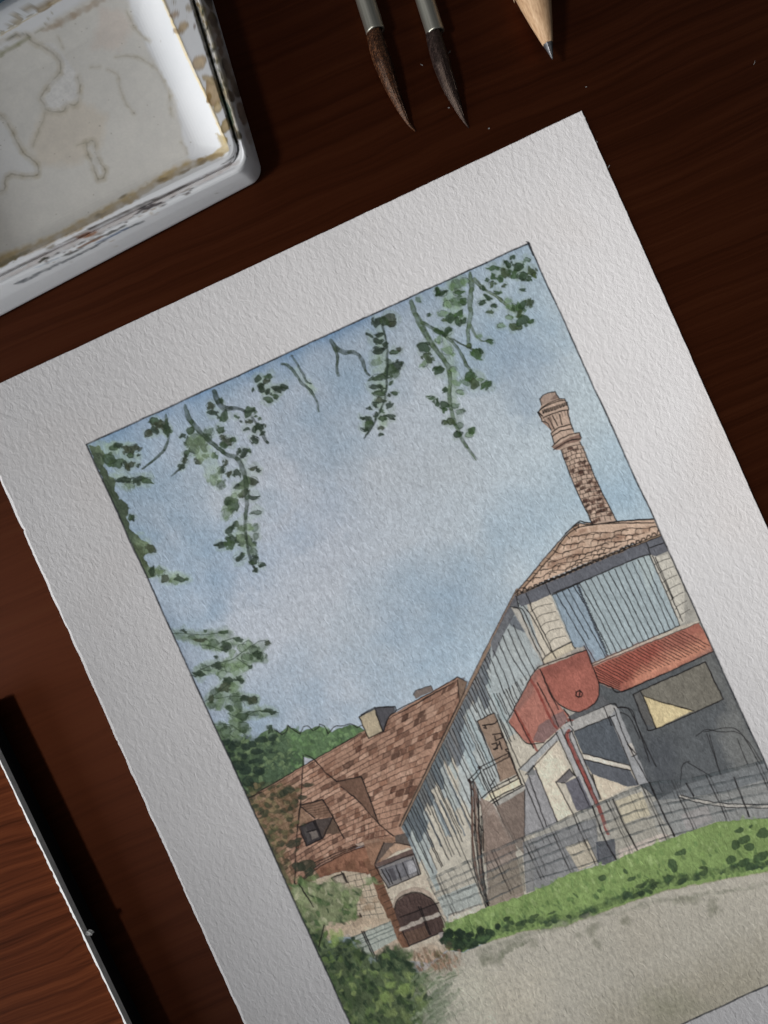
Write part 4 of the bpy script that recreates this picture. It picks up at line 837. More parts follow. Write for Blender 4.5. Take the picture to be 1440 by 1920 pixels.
    # top wall of the well
    cv.stroke(q2([(440, 320), (560, 270), (700, 200), (850, 110), (1050, 0), (1250, -90)]), [6, 12, 13, 12, 12, 12], (156, 138, 120), .75, wob=4, soft=5, press=.4)
    cv.stroke(q2([(-100, 610), (0, 560), (120, 500), (250, 430), (300, 390)]), [12, 11, 9, 8, 4], (138, 134, 110), .8, wob=3, soft=4, press=.3)
    cv.stroke(q2([(0, 440), (100, 390), (220, 350), (300, 365), (310, 420)]), 1.8, (112, 108, 96), .75, wob=1.6, press=.4)
    cv.stroke(q2([(540, 130), (500, 200), (450, 290), (370, 350)]), 1.8, (150, 142, 124), .7, wob=1.6)
    cv.stroke(q2([(0, 375), (250, 220), (390, 140), (600, 20), (700, -40)]), 2.4, (176, 158, 120), .8, wob=1.2, press=.4)
    for x, y, a, b, c in ((290, 80, 60, 22, (146, 130, 110)), (165, 155, 36, 22, (158, 148, 134)), (190, 220, 60, 26, (148, 128, 96)), (460, 75, 95, 34, (138, 108, 62)), (310, 160, 40, 10, (160, 148, 130)), (60, 105, 14, 10, (90, 90, 90)), (560, 20, 80, 24, (150, 122, 80)), (110, 280, 40, 12, (150, 136, 110)), (20, 340, 30, 14, (140, 130, 110))):
        px, py = q2([(x, y)])[0]
        cv.blob(px, py, a / 5.538, b / 5.538, -.5, c, a=.75, wob=2, edge=.45, soft=1.5)
        cv.blob(px, py, a / 8.5, b / 8.5, -.5, (176, 162, 142), a=.55, wob=1.5, edge=0, soft=2)
    # right border blotches
    for x, y, a, b, an, c in ((905, 75, 26, 14, -.3, (150, 120, 96)), (955, 140, 34, 22, -.8, (162, 134, 96)), (925, 165, 26, 12, .4, (150, 122, 88)), (1035, 325, 32, 44, .5, (166, 140, 108)), (1110, 480, 42, 78, -.15, (152, 118, 72)), (1085, 410, 40, 16, .5, (160, 138, 104)), (1172, 655, 22, 42, .2, (150, 120, 58)), (980, 40, 16, 20, 0, (160, 144, 124)), (1012, 138, 7, 12, 0, (120, 96, 84)), (905, 12, 14, 8, 0, (150, 140, 128)), (1130, 560, 22, 30, .2, (164, 140, 96)), (1085, 510, 12, 30, .2, (140, 108, 60))):
        px, py = q1([(x, y)])[0]
        cv.blob(px, py, a / K, b / K, an, c, a=.85, wob=3, edge=.55, var=.3)
        if a > 20: cv.blob(px, py, a / K * .6, b / K * .6, an, (184, 162, 130), a=.4, wob=2, edge=0, soft=3)
    # grime in the groove and on the rim, right side
    cv.stroke(q1([(985, -60), (1012, 40), (1060, 200), (1110, 360), (1165, 530), (1200, 640), (1228, 740)]), [9, 9, 10, 11, 12, 10, 6], (88, 80, 50), .92, wob=2.4, soft=2.5, press=.4)
    cv.stroke(q1([(1020, -40), (1040, 20), (1085, 160), (1140, 330), (1192, 520), (1228, 680)]), [13, 13, 13, 12, 11, 8], (150, 134, 98), .8, wob=2.5, soft=3, press=.5)
    for _ in range(40):
        t = r.random(); px, py = q1([(1025 + 205 * t + r.uniform(-16, 16), 720 * t)])[0]; cv.blob(px, py, r.uniform(1, 3.4), r.uniform(2, 7), -.3, [(84, 76, 46), (48, 48, 36), (126, 104, 60), (72, 88, 78)][r.integers(0, 4)], a=.8, wob=2.5, edge=.2)
    cv.stroke(q1([(1003, -20), (1055, 150), (1100, 300)]), 3.4, (34, 36, 28), .95, wob=1.5, press=.4)
    cv.stroke(q1([(1150, 500), (1185, 570), (1205, 650)]), [5, 9, 5], (70, 92, 80), .75, wob=2, soft=2.5)
    cv.stroke(q1([(1215, 650), (1232, 720), (1236, 775), (1215, 812), (1150, 855)]), 1.8, (66, 60, 56), .85, wob=.8)
    cv.stroke(q1([(1130, 330), (1180, 480), (1235, 650), (1270, 790), (1285, 815)]), 1.8, (70, 64, 58), .8, wob=.8, press=.3)
    for x, y, a, b, c in ((1085, 15, 12, 24, (52, 48, 40)), (1108, 110, 14, 26, (44, 42, 36)), (1100, 80, 12, 14, (120, 110, 70)), (1168, 335, 12, 26, (50, 46, 44)), (1185, 385, 10, 22, (96, 80, 62)), (1140, 215, 10, 26, (150, 120, 104)), (1228, 478, 12, 22, (84, 74, 64)), (1215, 430, 9, 26, (106, 92, 78)), (1256, 590, 12, 40, (128, 86, 70)), (1240, 700, 8, 12, (90, 80, 60)), (1150, 270, 8, 14, (140, 112, 96)), (1128, 160, 8, 24, (90, 84, 74)), (1265, 620, 5, 16, (76, 60, 58)), (1200, 500, 10, 22, (120, 104, 88)), (1070, -20, 12, 20, (50, 46, 40))):
        px, py = q1([(x, y)])[0]; cv.blob(px, py, a / K * 1.5, b / K * 1.5, -.3, np.array(c) * .8, a=.95, wob=3, edge=.25, var=.4)
    cv.stroke(q1([(1070, -30), (1110, 120), (1160, 270), (1210, 430), (1262, 600), (1300, 740)]), [12, 14, 14, 15, 14, 9], (150, 132, 118), .7, wob=2, soft=5, press=.5)
    # grime along the bottom groove and rim
    cv.stroke(q1([(-300, 1560), (0, 1425), (200, 1330), (500, 1170), (700, 1075), (900, 990), (1100, 900), (1200, 845)]), 2.6, (92, 82, 78), .85, wob=1, press=.35)
    cv.stroke(q1([(460, 1190), (640, 1110), (860, 1010), (960, 965)]), 4, (58, 48, 44), .85, wob=1.4, press=.35)
    cv.stroke(q1([(-100, 1490), (100, 1405), (300, 1300), (460, 1225), (700, 1105), (900, 1010), (1100, 915), (1240, 835)]), [6, 7, 9, 8, 9, 8, 7, 5], (174, 164, 162), .75, wob=3, soft=2, press=.4)
    cv.stroke(q1([(400, 1238), (440, 1225), (500, 1205)]), [5, 9, 5], (138, 92, 66), .85, wob=2.5, soft=2)
    for i in range(46):
        t = r.random(); x = 200 + 800 * t; y = 1375 - 395 * t + r.uniform(-14, 14)
        px, py = q1([(x, y)])[0]; cv.blob(px, py, r.uniform(2, 7), r.uniform(1, 2.2), -.42, [(112, 100, 98), (74, 64, 64), (150, 138, 132)][r.integers(0, 3)], a=.75, wob=2.5, edge=.15)
    cv.stroke(q1([(205, 1362), (225, 1345), (255, 1338)]), [4, 5, 3], (60, 56, 46), .9, wob=1.5)
    cv.stroke(q1([(715, 1108), (740, 1085), (770, 1078), (800, 1060), (850, 1050)]), [4, 6, 7, 5, 2], (66, 58, 62), .85, wob=2)
    cv.stroke(q1([(75, 1475), (140, 1450), (210, 1415), (300, 1372), (400, 1325), (500, 1275), (600, 1215), (740, 1152)]), [4, 5.5, 5, 4, 3.5, 3, 2.5, 4], (52, 58, 66), .9, wob=1.4, press=.35)
    cv.stroke(q1([(330, 1328), (400, 1300), (490, 1245), (580, 1205), (655, 1170)]), [4, 4, 4.5, 4.5, 4], (64, 62, 58), .85, wob=1.4, press=.3)
    cv.stroke(q1([(400, 1290), (470, 1258), (530, 1230)]), 3, (120, 84, 62), .8, wob=1.2)
    cv.stroke(q1([(500, 1262), (600, 1215), (660, 1185)]), 3.5, (92, 112, 146), .7, wob=1.4, press=.3)
    cv.stroke(q1([(180, 1392), (250, 1362), (310, 1335)]), 2.4, (150, 158, 170), .7, wob=1.4)
    for p in ((390, 1212), (420, 1190), (800, 1100), (590, 1265)):
        x, y = q1([p])[0]; th = np.linspace(0, 5.5, 9); cv.stroke([(x + 7 * math.cos(v), y + 6 * math.sin(v)) for v in th], 1.3, (158, 140, 122), .7, press=.4)
    # fine specks of dirt
    for _ in range(80):
        x, y = r.uniform(-60, 470), r.uniform(-20, 560); cv.blob(x, y, r.uniform(.6, 1.5), r.uniform(.6, 1.3), 0, (120, 108, 92), a=.6, wob=1, edge=0)
    np.clip(cv.T, .015, 1.2, out=cv.T)
    return cv
# ---------------------------------------------------------------- helpers
def mesh_obj(name, verts, faces, mat, parent=None, smooth=False):
    me = bpy.data.meshes.new(name)
    verts = np.asarray(verts, np.float32)
    me.vertices.add(len(verts)); me.vertices.foreach_set('co', verts.ravel())
    faces = list(faces) if not isinstance(faces, np.ndarray) else faces
    if isinstance(faces, np.ndarray):
        n, k = faces.shape
        me.loops.add(n * k); me.loops.foreach_set('vertex_index', faces.astype(np.int32).ravel())
        me.polygons.add(n); me.polygons.foreach_set('loop_start', np.arange(0, n * k, k, dtype=np.int32))
    else:
        tot = np.array([len(f) for f in faces]); flat = np.array([i for f in faces for i in f], np.int32)
        me.loops.add(len(flat)); me.loops.foreach_set('vertex_index', flat)
        me.polygons.add(len(faces)); me.polygons.foreach_set('loop_start', np.concatenate(([0], np.cumsum(tot)[:-1])).astype(np.int32))
    me.update(calc_edges=True); me.validate()
    me.polygons.foreach_set('use_smooth', np.full(len(me.polygons), bool(smooth)))
    me.materials.append(mat)
    o = bpy.data.objects.new(name, me); C.objects.link(o)
    if parent is not None: o.parent = parent
    return o
def set_col(o, rgb):
    a = o.data.color_attributes.new('pigment', 'FLOAT_COLOR', 'POINT')
    c = np.ones((len(rgb), 4), np.float32); c[:, :3] = rgb
    a.data.foreach_set('color', c.ravel())
def thing(name, label, cat, loc=(0, 0, 0), group=None):
    o = bpy.data.objects.new(name, None); C.objects.link(o); o.location = loc; o.empty_display_size = .01
    tag(o, label, cat, group); return o
def tag(o, label, cat, group=None):
    o['label'] = label; o['category'] = cat
    if group: o['group'] = group
def lathe(prof, n=32):                  # prof: list of (r, h) -> verts, faces along +Z
    v, f = [], []
    for r_, h in prof:
        for i in range(n):
            a = 2 * math.pi * i / n; v.append((r_ * math.cos(a), r_ * math.sin(a), h))
    for j in range(len(prof) - 1):
        for i in range(n):
            f.append((j * n + i, j * n + (i + 1) % n, (j + 1) * n + (i + 1) % n, (j + 1) * n + i))
    f.append(tuple(range(n))[::-1]); f.append(tuple((len(prof) - 1) * n + i for i in range(n)))
    return v, f

class Nodes:
    def __init__(s, name):
        s.m = bpy.data.materials.new(name); s.m.use_nodes = True
        s.t = s.m.node_tree; s.b = s.t.nodes['Principled BSDF']
    def n(s, typ, **kw):
        x = s.t.nodes.new(typ)
        for k, v in kw.items():
            if k.startswith('i_'):
                k = k[2:]; k = int(k) if k.isdigit() else k.replace('_', ' ')
                x.inputs[k].default_value = v
            else: setattr(x, k, v)
        return x
    def l(s, a, b): s.t.links.new(a, b)
    def ramp(s, fac, stops):
        r_ = s.n('ShaderNodeValToRGB'); e = r_.color_ramp.elements
        while len(e) < len(stops): e.new(.5)
        for q, (p, c) in zip(e, stops): q.position = p; q.color = (*c, 1)
        s.l(fac, r_.inputs[0]); return r_
    def coords(s, scale=(1, 1, 1), rot=(0, 0, 0), kind='Object'):
        tc = s.n('ShaderNodeTexCoord'); mp = s.n('ShaderNodeMapping')
        mp.inputs['Scale'].default_value = scale; mp.inputs['Rotation'].default_value = rot
        s.l(tc.outputs[kind], mp.inputs[0]); return mp.outputs[0]
    def bump(s, h, strength, dist, prev=None):
        b = s.n('ShaderNodeBump'); b.inputs['Strength'].default_value = strength; b.inputs['Distance'].default_value = dist
        s.l(h, b.inputs['Height'])
        if prev: s.l(prev, b.inputs['Normal'])
        return b.outputs[0]
    def mix(s, f, a, b, mode='MIX'):
        x = s.n('ShaderNodeMix', data_type='RGBA', blend_type=mode)
        if hasattr(f, 'links'): s.l(f, x.inputs[0])
        else: x.inputs[0].default_value = f
        for q, i in ((a, 6), (b, 7)):
            if hasattr(q, 'links'): s.l(q, x.inputs[i])
            else: x.inputs[i].default_value = (*q, 1)
        return x.outputs[2]
    def math(s, op, a, b):
        x = s.n('ShaderNodeMath', operation=op)
        for i, q in enumerate((a, b)):
            if hasattr(q, 'links'): s.l(q, x.inputs[i])
            else: x.inputs[i].default_value = q
        return x.outputs[0]

def mat_simple(name, col, rough=.5, metal=0., spec=.5, noise=0., nscale=400, coat=0.):
    k = Nodes(name); k.b.inputs['Roughness'].default_value = rough; k.b.inputs['Metallic'].default_value = metal
    k.b.inputs['Specular IOR Level'].default_value = spec; k.b.inputs['Coat Weight'].default_value = coat
    c = k.coords(); n = k.n('ShaderNodeTexNoise', i_Scale=nscale, i_Detail=4.0); k.l(c, n.inputs['Vector'])
    r_ = k.ramp(n.outputs[0], [(.3, [v * (1 - noise) for v in col]), (.7, [min(1, v * (1 + noise)) for v in col])])
    k.l(r_.outputs[0], k.b.inputs['Base Color'])
    return k.m

def mat_wood(name, dark, mid, light, ang, rough, spec, tint):
    k = Nodes(name)
    c = k.coords((1, 1, 1), (0, 0, ang))
    w = k.n('ShaderNodeTexNoise', i_Scale=26.0, i_Detail=3.0); k.l(c, w.inputs['Vector'])
    add = k.n('ShaderNodeVectorMath', operation='MULTIPLY_ADD'); k.l(w.outputs['Color'], add.inputs[0])
    add.inputs[1].default_value = (.006, .006, 0); k.l(c, add.inputs[2])
    st = k.n('ShaderNodeMapping'); st.inputs['Scale'].default_value = (7, 560, 1); k.l(add.outputs[0], st.inputs[0])
    n1 = k.n('ShaderNodeTexNoise', i_Scale=1.0, i_Detail=5.0, i_Roughness=.62); k.l(st.outputs[0], n1.inputs['Vector'])
    st2 = k.n('ShaderNodeMapping'); st2.inputs['Scale'].default_value = (60, 2600, 1); k.l(c, st2.inputs[0])
    n2 = k.n('ShaderNodeTexNoise', i_Scale=1.0, i_Detail=3.0); k.l(st2.outputs[0], n2.inputs['Vector'])
    n3 = k.n('ShaderNodeTexNoise', i_Scale=18.0, i_Detail=2.0); k.l(c, n3.inputs['Vector'])
    h = k.math('ADD', k.math('MULTIPLY', n1.outputs[0], .62), k.math('ADD', k.math('MULTIPLY', n2.outputs[0], .2), k.math('MULTIPLY', n3.outputs[0], .18)))
    r_ = k.ramp(h, [(.36, dark), (.5, mid), (.66, light)])
    k.l(r_.outputs[0], k.b.inputs['Base Color'])
    rr = k.n('ShaderNodeMapRange'); k.l(n1.outputs[0], rr.inputs[0]); rr.inputs[3].default_value = rough - .07; rr.inputs[4].default_value = rough + .1
    k.l(rr.outputs[0], k.b.inputs['Roughness'])
    k.b.inputs['Specular IOR Level'].default_value = spec
    tr = k.ramp(h, [(.38, [v * .74 for v in tint]), (.52, [v * .95 for v in tint]), (.66, [min(1, v * 1.12) for v in tint])])
    k.l(tr.outputs[0], k.b.inputs['Specular Tint']); k.b.inputs['IOR'].default_value = 1.9
    k.l(k.bump(h, .35, .00015), k.b.inputs['Normal'])
    return k.m

def mat_paper(name, pigment):
    k = Nodes(name); k.b.inputs['Roughness'].default_value = .92; k.b.inputs['Specular IOR Level'].default_value = .12
    c = k.coords((1, 1, 1), (0, 0, R(-24.5)))
    base = (.80, .775, .772)
    n0 = k.n('ShaderNodeTexNoise', i_Scale=60.0, i_Detail=4.0); k.l(c, n0.inputs['Vector'])
    tone0 = k.ramp(n0.outputs[0], [(.3, [v * .965 for v in base]), (.7, [min(1, v * 1.025) for v in base])])
    n9 = k.n('ShaderNodeTexNoise', i_Scale=21.0, i_Detail=3.0); k.l(c, n9.inputs['Vector'])
    msk = k.ramp(n9.outputs[0], [(.56, (0, 0, 0)), (.78, (.55, .55, .55))])
    class tone: outputs = [k.mix(msk.outputs[0], tone0.outputs[0], (.735, .675, .64))]      # faint tea-coloured handling marks
    if pigment:
        at = k.n('ShaderNodeAttribute', attribute_name='pigment')
        # pigment settles in the hollows of the tooth
        g = k.n('ShaderNodeTexNoise', i_Scale=1500.0, i_Detail=3.0); k.l(c, g.inputs['Vector'])
        gr = k.ramp(g.outputs[0], [(.35, (.90, .90, .90)), (.65, (1.07, 1.07, 1.07))])
        col = k.mix(1.0, k.mix(1.0, tone.outputs[0], at.outputs['Color'], 'MULTIPLY'), gr.outputs[0], 'MULTIPLY')
    else: col = tone.outputs[0]
    k.l(col, k.b.inputs['Base Color'])
    # cold-pressed tooth: felt-like dimples, a little longer one way
    mp = k.n('ShaderNodeMapping'); mp.inputs['Scale'].default_value = (1.25, .8, 1); mp.inputs['Rotation'].default_value = (0, 0, R(15)); k.l(c, mp.inputs[0])
    t1 = k.n('ShaderNodeTexNoise', i_Scale=GRAIN1, i_Detail=3.0, i_Roughness=.55, i_Distortion=.6); k.l(mp.outputs[0], t1.inputs['Vector'])
    t2 = k.n('ShaderNodeTexVoronoi', feature='SMOOTH_F1'); t2.inputs['Scale'].default_value = GRAIN1 * .9; k.l(mp.outputs[0], t2.inputs['Vector'])
    t3 = k.n('ShaderNodeTexNoise', i_Scale=3200.0, i_Detail=2.0); k.l(c, t3.inputs['Vector'])
    h = k.math('ADD', k.math('MULTIPLY', t1.outputs[0], 1.0), k.math('ADD', k.math('MULTIPLY', t2.outputs[0], .25), k.math('MULTIPLY', t3.outputs[0], .10)))
    wv = k.n('ShaderNodeTexNoise', i_Scale=17.0, i_Detail=1.0); k.l(c, wv.inputs['Vector'])      # the sheet has cockled a little where it was wet
    b0 = k.bump(wv.outputs[0], 1.0, .0011)
    k.l(k.bump(h, 1.0, GRAIN_H, b0), k.b.inputs['Normal'])
    return k.m

M_TABLE = mat_wood('table_wood', *TABLE_C, R(-24), *TABLE_S)
M_BOARD = mat_wood('board_wood', *BOARD_C, R(-20), *BOARD_S)
M_PAPER = mat_paper('rough_paper', False); M_PAINT = mat_paper('painted_paper', True)

# ---------------------------------------------------------------- table top
tab = mesh_obj('table_top', [(-.75, -.75, 0), (.75, -.75, 0), (.75, .75, 0), (-.75, .75, 0), (-.75, -.75, -.03), (.75, -.75, -.03), (.75, .75, -.03), (-.75, .75, -.03)],
               [(0, 1, 2, 3), (7, 6, 5, 4), (4, 5, 1, 0), (5, 6, 2, 1), (6, 7, 3, 2), (7, 4, 0, 3)], M_TABLE)
tab['kind'] = 'structure'

# ---------------------------------------------------------------- watercolour sheet
TH = .00045                                  # heavy paper, 0.45 mm
cv = paint_picture()
sheet = thing('watercolour_sheet', 'rough white sheet with a pen and watercolour picture of brick and slate buildings', 'painting', (0, 0, 0))
# sheet axes (u along the top edge to the right, v down), metres on the table
UV_U = np.array((.9056, -.4242)); UV_U /= np.linalg.norm(UV_U)
P_TL, P_TR = np.array((-68.5, 750.)), np.array((1091., 207.))
KS = (CAMH - TH) / 1500.0
def px2m(p): return np.stack([(p[..., 0] - 720) * KS, (960 - p[..., 1]) * KS], -1)
FRA = np.array(FR, float)
INNER = []                                    # outline of painted meshes: the ruled border plus a hair
cen = FRA.mean(0)
for p in FRA: INNER.append(p + (p - cen) / np.linalg.norm(p - cen) * 6)
INNER = np.array(INNER)
def bil(q, s, t): return (q[0] * (1 - s) * (1 - t) + q[1] * s * (1 - t) + q[2] * s * t + q[3] * (1 - s) * t)
NU, NVV = NGRID
s_ = np.linspace(0, 1, NU + 1); t_ = np.linspace(0, 1, NVV + 1)
SS, TT = np.meshgrid(s_, t_)
PX = bil(INNER[:, None, None, :], SS[..., None], TT[..., None])
rgb = cv.sample(PX[..., 0].ravel(), PX[..., 1].ravel()).astype(np.float32)
mid = PX[:-1, :-1] * .25 + PX[1:, :-1] * .25 + PX[:-1, 1:] * .25 + PX[1:, 1:] * .25
lab = cv.label(mid[..., 0], mid[..., 1])
def relabel(l):                               # majority filter so that the regions have calm outlines
    votes = np.stack([(l == k).astype(np.float32) for k in range(10)])
    for ax in (1, 2):
        acc = votes.copy()
        for d in range(1, 4): acc += np.roll(votes, d, ax) + np.roll(votes, -d, ax)
        votes = acc
    return votes[1:].argmax(0) + 1
lab = relabel(lab)
vis = (mid[..., 0] < 1470) & (mid[..., 1] < 1950)
XY = px2m(PX.reshape(-1, 2))
ALLV = np.concatenate([XY, np.full((len(XY), 1), TH)], 1).astype(np.float32)
idx = np.arange((NU + 1) * (NVV + 1)).reshape(NVV + 1, NU + 1)
quads = np.stack([idx[:-1, :-1], idx[1:, :-1], idx[1:, 1:], idx[:-1, 1:]], -1).reshape(-1, 4)
labf = lab.ravel()
PARTS = {R_SKY: ('painted_sky', 'pale blue wash of sky'), R_LEAF: ('painted_branches', 'dark green leafy branches hanging into the sky'),
         R_CHIM: ('painted_chimney', 'tall pinkish brick chimney stack drawn in pen'), R_HOUSE: ('painted_tall_house', 'tall house with blue shutters and red tank'),
         R_TILED: ('painted_brick_house', 'low house with a brown brick patterned roof'), R_TREES: ('painted_trees', 'green trees behind the roofs'),
         R_LAWN: ('painted_lawn', 'bright green strip of lawn'), R_PATH: ('painted_path', 'beige path in the foreground'), R_SHRUB: ('painted_shrubs', 'dark green shrubs in the lower left')}
for k, (nm, lb) in PARTS.items():
    q = quads[labf == k]
    if not len(q): continue
    used, inv = np.unique(q.ravel(), return_inverse=True)
    o = mesh_obj(nm, ALLV[used], inv.reshape(-1, 4), M_PAINT, sheet)
    set_col(o, rgb[used]); o['label'] = lb
# bare margin with an uneven edge, and the cut sides
rg = np.random.default_rng(5)
D_R = np.array((.4455, 1.0)); D_R /= np.linalg.norm(D_R); D_L = np.array((.4486, 1.0)); D_L /= np.linalg.norm(D_L)
P_BR = P_TR + D_R * 1925; P_BL = P_TL + D_L * 1925
def edge_pts(a, b, n, rough, bow=0):
    t = np.linspace(0, 1, n, endpoint=False); d = b - a; nn = np.array((-d[1], d[0])) / np.linalg.norm(d)
    w = np.convolve(rg.normal(size=n + 8), np.ones(7) / 5, 'same')[4:-4] * rough
    spikes = (rg.random(n) < .035) * rg.uniform(-1, 1, n) * rough * 1.8
    w = w + spikes; w[0] = 0
    return a + d * t[:, None] + nn * (w + bow * np.sin(np.pi * t))[:, None]
outer = np.concatenate([edge_pts(P_TL, P_TR, 300, .35, 1.5), edge_pts(P_TR, P_BR, 400, .6), edge_pts(P_BR, P_BL, 300, .4), edge_pts(P_BL, P_TL, 460, .9)])
counts = (300, 400, 300, 460)
inn = np.concatenate([INNER[i] + (INNER[(i + 1) % 4] - INNER[i]) * np.linspace(0, 1, c, endpoint=False)[:, None] for i, c in enumerate(counts)])
n = len(outer)
om = px2m(outer); im = px2m(inn); 
# the torn left edge slopes off, the cut edges only a hair
slope = np.concatenate([np.full(300, 1.2), np.full(400, 1.2), np.full(300, 1.5), np.full(460, 5.2) * (1 + .25 * np.convolve(rg.normal(size=460), np.ones(6) / 6, 'same'))])
nx_ = np.roll(outer, -1, 0) - np.roll(outer, 1, 0); nx_ = np.stack([nx_[:, 1], -nx_[:, 0]], -1); nx_ /= np.linalg.norm(nx_, axis=1)[:, None]
sgn = np.sign(((outer - outer.mean(0)) * nx_).sum(1)); nx_ = np.convolve(nx_[:, 0], np.ones(1), 'same')[:, None] * np.array((1, 0)) + nx_[:, 1:2] * np.array((0, 1)); nx_ *= sgn[:, None]
om1 = px2m(outer - nx_ * slope[:, None])
low = np.concatenate([np.full(1000, TH * .8), np.full(460, TH * .35)])
vv = np.concatenate([np.c_[im, np.full(n, TH)], np.c_[om1, np.full(n, TH)], np.c_[om, low], np.c_[om, np.full(n, .00002)]])
a = np.arange(n); b = (a + 1) % n
ff = np.concatenate([np.stack([j * n + a, j * n + b, (j + 1) * n + b, (j + 1) * n + a], -1) for j in range(3)])
marg = mesh_obj('paper', vv, ff, M_PAPER, sheet)

# ---------------------------------------------------------------- lower left: wooden board with a chipped pale edge
BH = .0045
bd = thing('wooden_board', 'reddish brown wooden board with a chipped pale edge, lower left of the sheet', 'board', tuple(W(60, 1800, 0)))
eT = np.array((-40., 1330.)); eB = np.array((420., 2290.)); ed = (eB - eT) / np.linalg.norm(eB - eT); en = np.array((-ed[1], ed[0]))  # en points left/down
if en[0] > 0: en = -en
def WB(p, z): v = W(p[0], p[1], BH); return (v.x - bd.location.x, v.y - bd.location.y, z)
NB_ = 300
tt = np.linspace(0, 1, NB_)
line = eT + (eB - eT) * tt[:, None]
ragg = np.convolve(rg.normal(size=NB_ + 8), np.ones(3) / 3, 'same')[4:-4] * .8
ragg += np.where((tt > .24) & (tt < .42), .9 * (np.arange(NB_) % 4 < 2), 0)
in1 = line + en * (7.5 + ragg)[:, None]; far = line + en * 420
def strip_mesh(name, la, lb_, za, zb, mat, parent, flip=False):
    v = [WB(p, za) for p in la] + [WB(p, zb) for p in lb_]
    f = [(i, i + 1, len(la) + i + 1, len(la) + i) for i in range(len(la) - 1)]
    if flip: f = [q[::-1] for q in f]
    return mesh_obj(name, v, f, mat, parent)
M_EDGE = mat_simple('pale_edge', (.80, .79, .76), .6, noise=.12, nscale=900)
M_DARK = mat_simple('black_side', (.006, .006, .007), .75, spec=.2)
v = [WB(p, BH) for p in in1] + [WB(p, BH) for p in far] + [WB(p, 0) for p in far]
f = [(i, NB_ + i, NB_ + i + 1, i + 1) for i in range(NB_ - 1)] + [(NB_ + i, 2 * NB_ + i, 2 * NB_ + i + 1, NB_ + i + 1) for i in range(NB_ - 1)]
mesh_obj('panel', v, f, M_BOARD, bd)
# edge strip: a lipping proud of the panel by 0.15 mm, with the dark side below it
v = [WB(p, BH + .00075) for p in line + en * .5] + [WB(p, BH + .00008) for p in in1] + [WB(p, BH - .0008) for p in line] + [WB(p, BH - .0006) for p in in1]
f = [(i, NB_ + i, NB_ + i + 1, i + 1) for i in range(NB_ - 1)] + [(i, i + 1, 2 * NB_ + i + 1, 2 * NB_ + i) for i in range(NB_ - 1)] + [(NB_ + i, 3 * NB_ + i, 3 * NB_ + i + 1, NB_ + i + 1) for i in range(NB_ - 1)]
mesh_obj('edge_strip', v, f, M_EDGE, bd)
strip_mesh('side', line + en * .4, line + en * .4, BH - .0006, .0, M_DARK, bd)
ch = bmesh.new(); bmesh.ops.create_icosphere(ch, subdivisions=2, radius=.0006)
me = bpy.data.meshes.new('chip'); ch.to_mesh(me); ch.free(); me.materials.append(M_EDGE)
for vtx in me.vertices: vtx.co *= 1 + .3 * rg.normal()
chip = bpy.data.objects.new('chip', me); C.objects.link(chip); chip.parent = bd
q = W(168, 1748, BH); chip.location = (q.x - bd.location.x, q.y - bd.location.y, BH + .0002); chip.scale = (1.2, .8, .5)

# ---------------------------------------------------------------- plastic palette
pal = thing('paint_palette', 'white plastic palette tray with a stained mixing well, upper left', 'palette', tuple(W(150, 250, 0)))
PC = stain_canvas()
def inter(r0, r1, b0, b1):
    # line through r0,r1 meets line through b0,b1
    r0, r1, b0, b1 = map(lambda q: np.array(q, float), (r0, r1, b0, b1))
    d1 = r1 - r0; d2 = b1 - b0
    t = np.linalg.solve(np.array([d1, -d2]).T, b0 - r0); return r0 + d1 * t[0]
def ring_px(r0, r1, b0, b1, ytop, xleft):
    br = inter(r0, r1, b0, b1)
    r0, r1, b0, b1 = map(lambda q: np.array(q, float), (r0, r1, b0, b1))
    tr = r0 + (r1 - r0) * (ytop - r0[1]) / (r1[1] - r0[1]); bl = b0 + (b1 - b0) * (xleft - b0[0]) / (b1[0] - b0[0])
    return np.array([br, tr, bl + (tr - br), bl])
def rounded(poly, rad, z, kind_px=True, npc=26, nps=170):
    # poly: 4 corners (px seen at height z) -> ring of points in metres, same count for every ring
    P4 = np.array([W(p[0], p[1], z)[:2] for p in poly]) if kind_px else np.asarray(poly)
    return ring_m(P4, rad, npc, nps)
def ring_m(P4, rad, npc=26, nps=170):
    pts = []
    for i in range(4):
        p = P4[i]; a = P4[i - 1]; b = P4[(i + 1) % 4]
        da = (a - p) / np.linalg.norm(a - p); db = (b - p) / np.linalg.norm(b - p)
        half = math.acos(np.clip(np.dot(da, db), -1, 1)) / 2
        tl = rad / math.tan(half); c = p + (da + db) / np.linalg.norm(da + db) * (rad / math.sin(half))
        s0 = p + da * tl; s1 = p + db * tl
        a0 = math.atan2(*(s0 - c)[::-1]); a1 = math.atan2(*(s1 - c)[::-1])
        d = (a1 - a0 + math.pi) % (2 * math.pi) - math.pi
        for k in range(npc): 
            t = a0 + d * k / npc; pts.append(c + rad * np.array((math.cos(t), math.sin(t))))
        # straight to next corner's start
        nx = P4[(i + 2) % 4]; dn = (nx - b) / np.linalg.norm(nx - b); db2 = (p - b) / np.linalg.norm(p - b)
        h2 = math.acos(np.clip(np.dot(db2, dn), -1, 1)) / 2; e = b + db2 * (rad / math.tan(h2))
        for k in range(nps): pts.append(s1 + (e - s1) * k / nps)
    return np.array(pts)
def blend(rings, zs, sub):
    rr, zz = [rings[0]], [zs[0]]
    for i in range(1, len(rings)):
        for k in range(1, sub[i - 1] + 1):
            t = k / sub[i - 1]; rr.append(rings[i - 1] * (1 - t) + rings[i] * t); zz.append(zs[i - 1] * (1 - t) + zs[i] * t)
    return rr, zz
